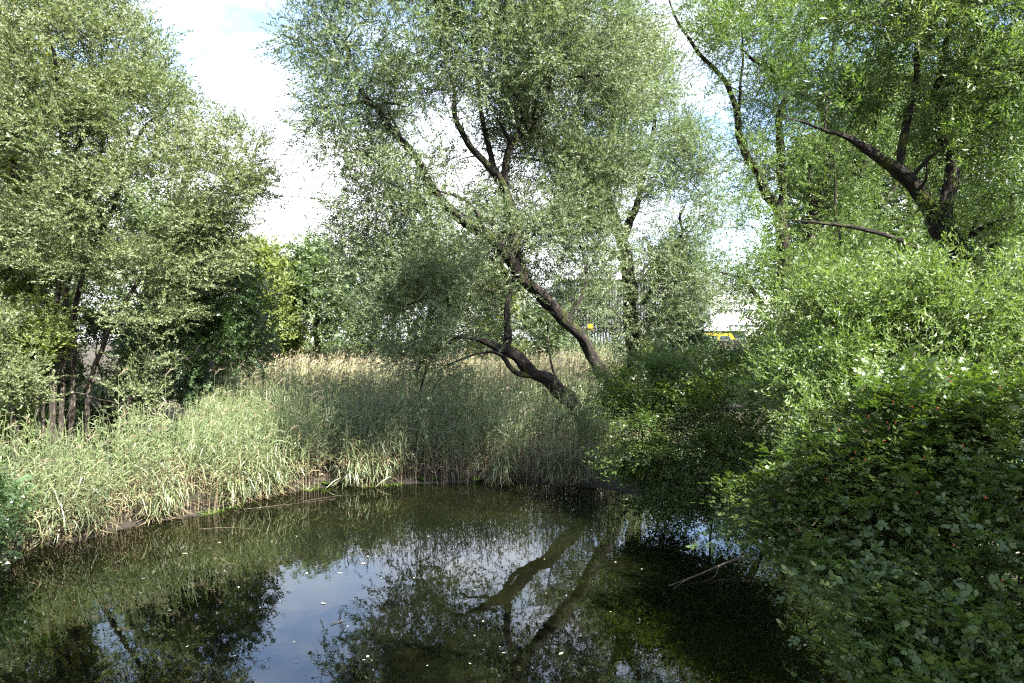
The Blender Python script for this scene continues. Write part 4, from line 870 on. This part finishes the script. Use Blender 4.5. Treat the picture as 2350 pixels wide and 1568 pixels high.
for k, (px, py, lab) in enumerate(docks):
    x, y = on_water(px, py + 1); y += .18; o = link('dock_plant', dock_me[k % 3]); o.location = (x, y, float(gz(x, y)) + .01); s = 1.3 * [1, .8, 1, .8, .9, 1.35, .9, .8][k]; o.scale = (s, s, s); o.rotation_euler = (0, 0, k * 1.3); tag(o, lab, 'plant')
# low moss and cress along the mud
pts, tn = [], []
for k in range(5200):
    s_ = g.random() * (len(shore_px) - 1) + 4; i = int(s_); i = min(i, len(shore) - 2); f = s_ - i
    q = shore[i] * (1 - f) + shore[i + 1] * f + g.normal(0, .13, 2)
    if q[0] < -8.5 and g.random() < .6: continue
    if vnoise(np.array([q[0], q[1], 0]), 1.7) < .56: continue
    zz = max(float(gz(q[0], q[1])), 0) + .005; az = g.random() * 6.28; l = g.uniform(.02, .055)
    d = np.array([math.cos(az), math.sin(az), g.uniform(.2, .9)]); pts.append(frame_leaf(np.array([q[0], q[1], zz]), norm(d), norm(np.array([0, 0, 1]) + g.normal(0, .4, 3)), l, l * .7, 4)); tn.append(g.random())
mme = poly_mesh('moss', [np.array(pts)], [np.array(tn)]); tag(link('moss', mme, M['dock']), 'low green cress and moss on the muddy waterline', 'moss', kind='stuff')
# floating leaves and fluff
M['fleaf'] = leaf_mat('floating_leaf', [(0, (.3, .27, .15)), (.5, (.45, .43, .33)), (1, (.6, .6, .54))], .1, .5, .4)
fl = []
for v in range(3):
    q = [(0, 0, 0), (.3, .28, .06), (.7, .22, .05), (1, 0, .12), (.7, -.2, .02), (.3, -.26, .04)]
    me = bpy.data.meshes.new('floating_leaf'); me.from_pydata(q, [], [(0, 1, 2, 3), (0, 3, 4, 5)]); a = me.attributes.new('tint', 'FLOAT', 'FACE'); a.data.foreach_set('value', np.array([.3 + .3 * v, .4 + .3 * v], np.float32)); me.materials.append(M['fleaf']); fl.append(me)
named = [(828, 1295, .09, 'bright white leaf floating on the blue reflection, highest of them'), (785, 1316, .08, 'white leaf floating on the left of the blue sky reflection'), (704, 1318, .09, 'curled white leaf at the left border of the blue reflection'), (747, 1387, .09, 'cream leaf floating in the middle of the blue reflection'), (842, 1277, .07, 'small white leaf near the reed reflections above the blue patch'), (500, 1246, .07, 'white leaf floating beside the reflected bank, upper of a pair'), (430, 1271, .1, 'long pale leaf floating near the sunlit reeds'), (325, 1330, .07, 'pale leaf drifting in front of the sunlit clump'), (548, 1350, .07, 'small leaf afloat on the brown water'), (395, 1400, .09, 'leaf on the border of the dark tree reflection'), (1283, 1503, .08, 'leaf floating over the dark water near the bottom'), (845, 1505, .08, 'greenish leaf floating near the dark crown reflection'), (2845 - 1000, 1484, .08, 'white leaf on the black water by the bush')]
for k, (px, py, s, lab) in enumerate(named):
    x, y = on_water(px, py); o = link('floating_leaf', fl[k % 3]); o.location = (x, y, .006); o.scale = (s, s, s); o.rotation_euler = (0, 0, g.random() * 6.28); tag(o, lab, 'leaf')
for k in range(48):
    px = g.uniform(160, 1500); py = g.uniform(1210, 1560)
    x, y = on_water(px, py)
    if float(pond_dist(x, y)) > -.4: continue
    s = g.uniform(.02, .05); o = link('floating_leaf', fl[k % 3]); o.location = (x, y, .006); o.scale = (s, s, s); o.rotation_euler = (0, 0, g.random() * 6.28); tag(o, 'tiny pale leaf fleck scattered on the open pond', 'leaf', 'tiny leaf flecks on the pond')
# straws and a fallen branch lying on the water
def straw(pxs, r, lab, name='reed_straw', mat='dead', cat='straw'):
    P = [np.array([*on_water(px, py), .012 + zz]) for px, py, zz in pxs]; pp, rr = smooth_path(P, np.linspace(r, r * .4, len(P)), .15)
    o0 = empty(name, tuple(P[0])) if False else None
    me = tube_mesh(name, pp - P[0], rr, 6, .15); o = link(name, me, M[mat]); o.location = tuple(P[0]); tag(o, lab, cat); return o
straw([(560, 1172, .02), (650, 1160, .0), (770, 1146, .0)], .007, 'long pale reed straw lying on the water at the bank corner')
straw([(455, 1216, .0), (520, 1212, .0), (590, 1216, .0)], .006, 'orange-brown straw floating below the bright clump')
straw([(360, 1205, .08), (420, 1190, .04), (545, 1158, .1)], .006, 'bent reed straw slanting along the edge of the clump')
straw([(690, 1152, .0), (740, 1144, .0), (800, 1136, .0)], .005, 'thin straw on the dark water near the reeds')
straw([(760, 1435, .0), (780, 1428, .0), (795, 1424, .0)], .008, 'short twig floating at the right of the blue reflection')
fb = empty('fallen_branch', tuple(np.array([*on_water(1535, 1345), .02]))); tag(fb, 'thin bare branch slanting out of the dark water under the bush', 'branch')
o0 = np.array(fb.location)
for k, (pl, r) in enumerate([([(1535, 1345, .0), (1600, 1328, .06), (1660, 1312, .14), (1720, 1302, .25)], .028), ([(1600, 1328, .06), (1570, 1338, .03), (1545, 1352, .0)], .012), ([(1650, 1315, .12), (1640, 1330, .05), (1618, 1336, .02)], .010)]):
    P = [np.array([*on_water(px, py), zz]) for px, py, zz in pl]; P = P[::-1] if k == 0 else P
    pp, rr = smooth_path(P, np.linspace(r, r * .35, len(P)), .12); link('stem' if k == 0 else 'twig', tube_mesh('stem', pp - o0, rr, 7, .15), M['dead'], fb)

# ------------------------------------------------------------------ buildings and cars across the road
def box_mesh(name, c, s, bevel=0):
    x, y, z = c; a, b, h = s[0] / 2, s[1] / 2, s[2] / 2
    v = [(x + i * a, y + j * b, z + k * h) for i in (-1, 1) for j in (-1, 1) for k in (-1, 1)]
    me = bpy.data.meshes.new(name); me.from_pydata(v, [], [(0, 1, 3, 2), (4, 6, 7, 5), (0, 4, 5, 1), (2, 3, 7, 6), (0, 2, 6, 4), (1, 5, 7, 3)]); return me
def box(name, c, s, mat, parent): return link(name, box_mesh(name, c, s), mat, parent)
M['white'] = plain('white_render', (.62, .62, .6), .8, .3, .08, 1.5)
M['grey_green'] = plain('green_panel', (.12, .2, .17), .5, .4, .1, 2)
M['grey_metal'] = plain('corrugated_metal', (.2, .205, .21), .5, .5, .08, 1.5)
M['glass'] = plain('window_glass', (.03, .04, .05), .08, .6)
M['yellow'] = plain('yellow_paint', (.75, .42, .015), .3, .5)
M['tyre'] = plain('tyre', (.02, .02, .02), .8, .3); M['carwhite'] = plain('white_car_paint', (.8, .8, .8), .25, .5); M['carblue'] = plain('pale_blue_paint', (.35, .5, .6), .25, .5); M['rim'] = plain('rim', (.5, .5, .5), .3, .5, metal=1)
M['asphalt'] = plain('asphalt', (.06, .06, .06), .9, .3, .2, 8)
D = 92.0
def WX(px, d=D): return (px - 1175) / F * d
def WZ(py, d=D): return H - (py - 784) / F * d
ob = empty('office_building', (WX(1700), D, WZ(800))); tag(ob, 'white flat-roofed office block with stepped storeys glimpsed between the trees', 'building')
def bb(name, x0, y0, x1, y1, yoff, dep, mat, par=ob):
    x0, x1 = WX(x0), WX(x1); z0, z1 = WZ(y1), WZ(y0); r = np.array(ob.location)
    return box(name, ((x0 + x1) / 2 - r[0], yoff + dep / 2, (z0 + z1) / 2 - r[2]), (abs(x1 - x0), dep, z1 - z0), mat, par)
bb('wall', 1560, 770, 1860, 806, 1.2, 9, M['white']); bb('wall', 1640, 730, 1860, 769.8, 1.6, 9, M['white']); bb('wall', 1655, 672, 1860, 729.8, 5, 9, M['white'])
bb('fascia', 1600, 751, 1728, 759.5, .2, 2, M['white'])
for k in range(12): bb('panel', 1602 + k * 9.2, 760.2, 1610.6 + k * 9.2, 774.5, .9, .25, M['grey_green'])
for k in range(9):
    w_ = bb('window', 1606 + k * 14, 779, 1617 + k * 14, 792, 1.02, .12, M['glass']); bb('frame', 1605 + k * 14, 776.8, 1618 + k * 14, 778.8, .98, .2, M['white'], w_)
for k in range(8): bb('window', 1682 + k * 12, 745, 1691 + k * 12, 749.4, 1.5, .2, M['glass'])
for y_ in (687, 706):
    for k in range(7): bb('window', 1676 + k * 12, y_, 1685 + k * 12, y_ + 6, 4.9, .2, M['glass'])
hall = empty('warehouse', (WX(1400, 80), 80, WZ(800, 80))); tag(hall, 'grey corrugated metal hall half hidden behind the upright willow', 'building')
hr = np.array(hall.location); x0, x1 = WX(1285, 80), WX(1510, 80); z0, z1 = WZ(800, 80), WZ(642, 80)
box('wall', ((x0 + x1) / 2 - hr[0], 5.1, (z0 + z1) / 2 - hr[2]), (x1 - x0, 10, z1 - z0), M['grey_metal'], hall)
box('roof', ((x0 + x1) / 2 - hr[0], 5.0, z1 - hr[2] + .12), (x1 - x0 + .6, 10.6, .22), M['white'], hall)
rib = box_mesh('rib', (0, 0, 0), (.16, .12, z1 - z0 - .05))
rib.materials.append(M['grey_metal'])
for k in range(34):
    o = link('rib', rib, None, hall); o.location = (x0 + (k + .5) * (x1 - x0) / 34 - hr[0], .04, (z0 + z1) / 2 - hr[2])
sg = empty('wall_sign', (WX(1355, 79.4), 79.4, WZ(758, 79.4))); tag(sg, 'small yellow panel on the grey hall front', 'sign')
box('panel', (0, 0, .4), (.6, .08, .7), M['yellow'], sg); box('bracket', (0, .12, .2), (.5, .16, .06), M['grey_metal'], sg); box('bracket', (0, .12, .6), (.5, .16, .06), M['grey_metal'], sg)

def loft_car(name, lab, px, d, paint, van, flip=1):
    x = WX(px, d); zg = WZ(800, d) - .25; root = empty(name, (x, d, zg)); tag(root, lab, 'van' if van else 'car')
    Lh = 2.1
    if van: side = [(-2.3, .35), (2.3, .35), (2.35, .9), (2.15, 1.15), (1.55, 1.95), (1.35, 2.1), (-2.2, 2.1), (-2.35, 1.9)]
    else: side = [(-2.1, .3), (2.1, .3), (2.15, .65), (1.95, .85), (1.05, .95), (.45, 1.42), (-1.0, 1.45), (-1.7, 1.0), (-2.1, .95)]
    n = len(side); wd = .85
    v = [(sx * flip, -wd * (1 if sz < 1 else .92), sz) for sx, sz in side] + [(sx * flip, wd * (1 if sz < 1 else .92), sz) for sx, sz in side]
    f = [tuple(range(n)), tuple(range(2 * n - 1, n - 1, -1))] + [(i, i + n, (i + 1) % n + n, (i + 1) % n) for i in range(n)]
    me = bpy.data.meshes.new('body'); me.from_pydata(v, [], f); link('body', me, paint, root)
    wins = [(-.1, 1.4, 1.2, 1.8), (-1.9, -.3, 1.3, 1.85)] if van else [(-.15, .65, .98, 1.3), (-1.15, -.25, .98, 1.32)]
    for a, b, c, e in wins:
        s_ = .18
        me = bpy.data.meshes.new('window'); me.from_pydata([(a * flip, -.865, c), (b * flip, -.865, c), ((b - (.25 if a > -.2 else .0)) * flip, -.80 if not van else -.84, e), ((a + s_) * flip, -.80 if not van else -.84, e)], [], [(0, 1, 2, 3)]); link('window', me, M['glass'], root)
    for wx in (-1.35, 1.35):
        for sy in (-.78, .78):
            vv, ff = [], []
            for i in range(16):
                for yy in (-.1, .1): vv.append((.33 * math.cos(i * .3927), yy, .33 * math.sin(i * .3927)))
            for i in range(16): j = (i + 1) % 16; ff.append((2 * i, 2 * j, 2 * j + 1, 2 * i + 1))
            ff += [tuple(range(0, 32, 2)), tuple(range(31, 0, -2))]
            me = bpy.data.meshes.new('wheel'); me.from_pydata(vv, [], ff); o = link('wheel', me, M['tyre'], root); o.location = (wx * flip, sy, .33)
            me2 = bpy.data.meshes.new('rim'); me2.from_pydata([(.2 * math.cos(i * .785), 0, .2 * math.sin(i * .785)) for i in range(8)], [], [tuple(range(8))]); r_ = link('rim', me2, M['rim'], o); r_.location = (0, -.105 if sy < 0 else .105, 0)
    return root
loft_car('parked_van', 'yellow van parked in front of the white office block', 1648, 84, M['yellow'], True)
loft_car('parked_car', 'white car parked right of the yellow van', 1697, 85, M['carwhite'], False, -1)
loft_car('parked_car', 'pale blue car parked rightmost before the office block', 1728, 83, M['carblue'], False)
loft_car('parked_van', 'white van parked left of the yellow van', 1590, 86, M['carwhite'], True, -1)
hut = empty('garden_hut', (WX(704, 60), 60, WZ(835, 60))); tag(hut, 'small white hut showing above the far edge of the reeds', 'hut')
hz = WZ(818, 60) - WZ(835, 60)
box('wall', (0, .9, hz / 2), (1.5, 1.6, hz), M['white'], hut); box('roof', (0, .9, hz + .05), (1.8, 1.9, .1), M['grey_metal'], hut)
# car park surface
cp = bpy.data.meshes.new('car_park'); zc = WZ(800, 84) - .25
cp.from_pydata([(4, 74, zc), (60, 74, zc), (60, 92, zc), (4, 92, zc), (4, 72, zc - 1.5), (60, 72, zc - 1.5)], [], [(0, 1, 2, 3), (4, 5, 1, 0)]); tag(link('car_park', cp, M['asphalt']), 'asphalt car park in front of the office block', kind='structure')
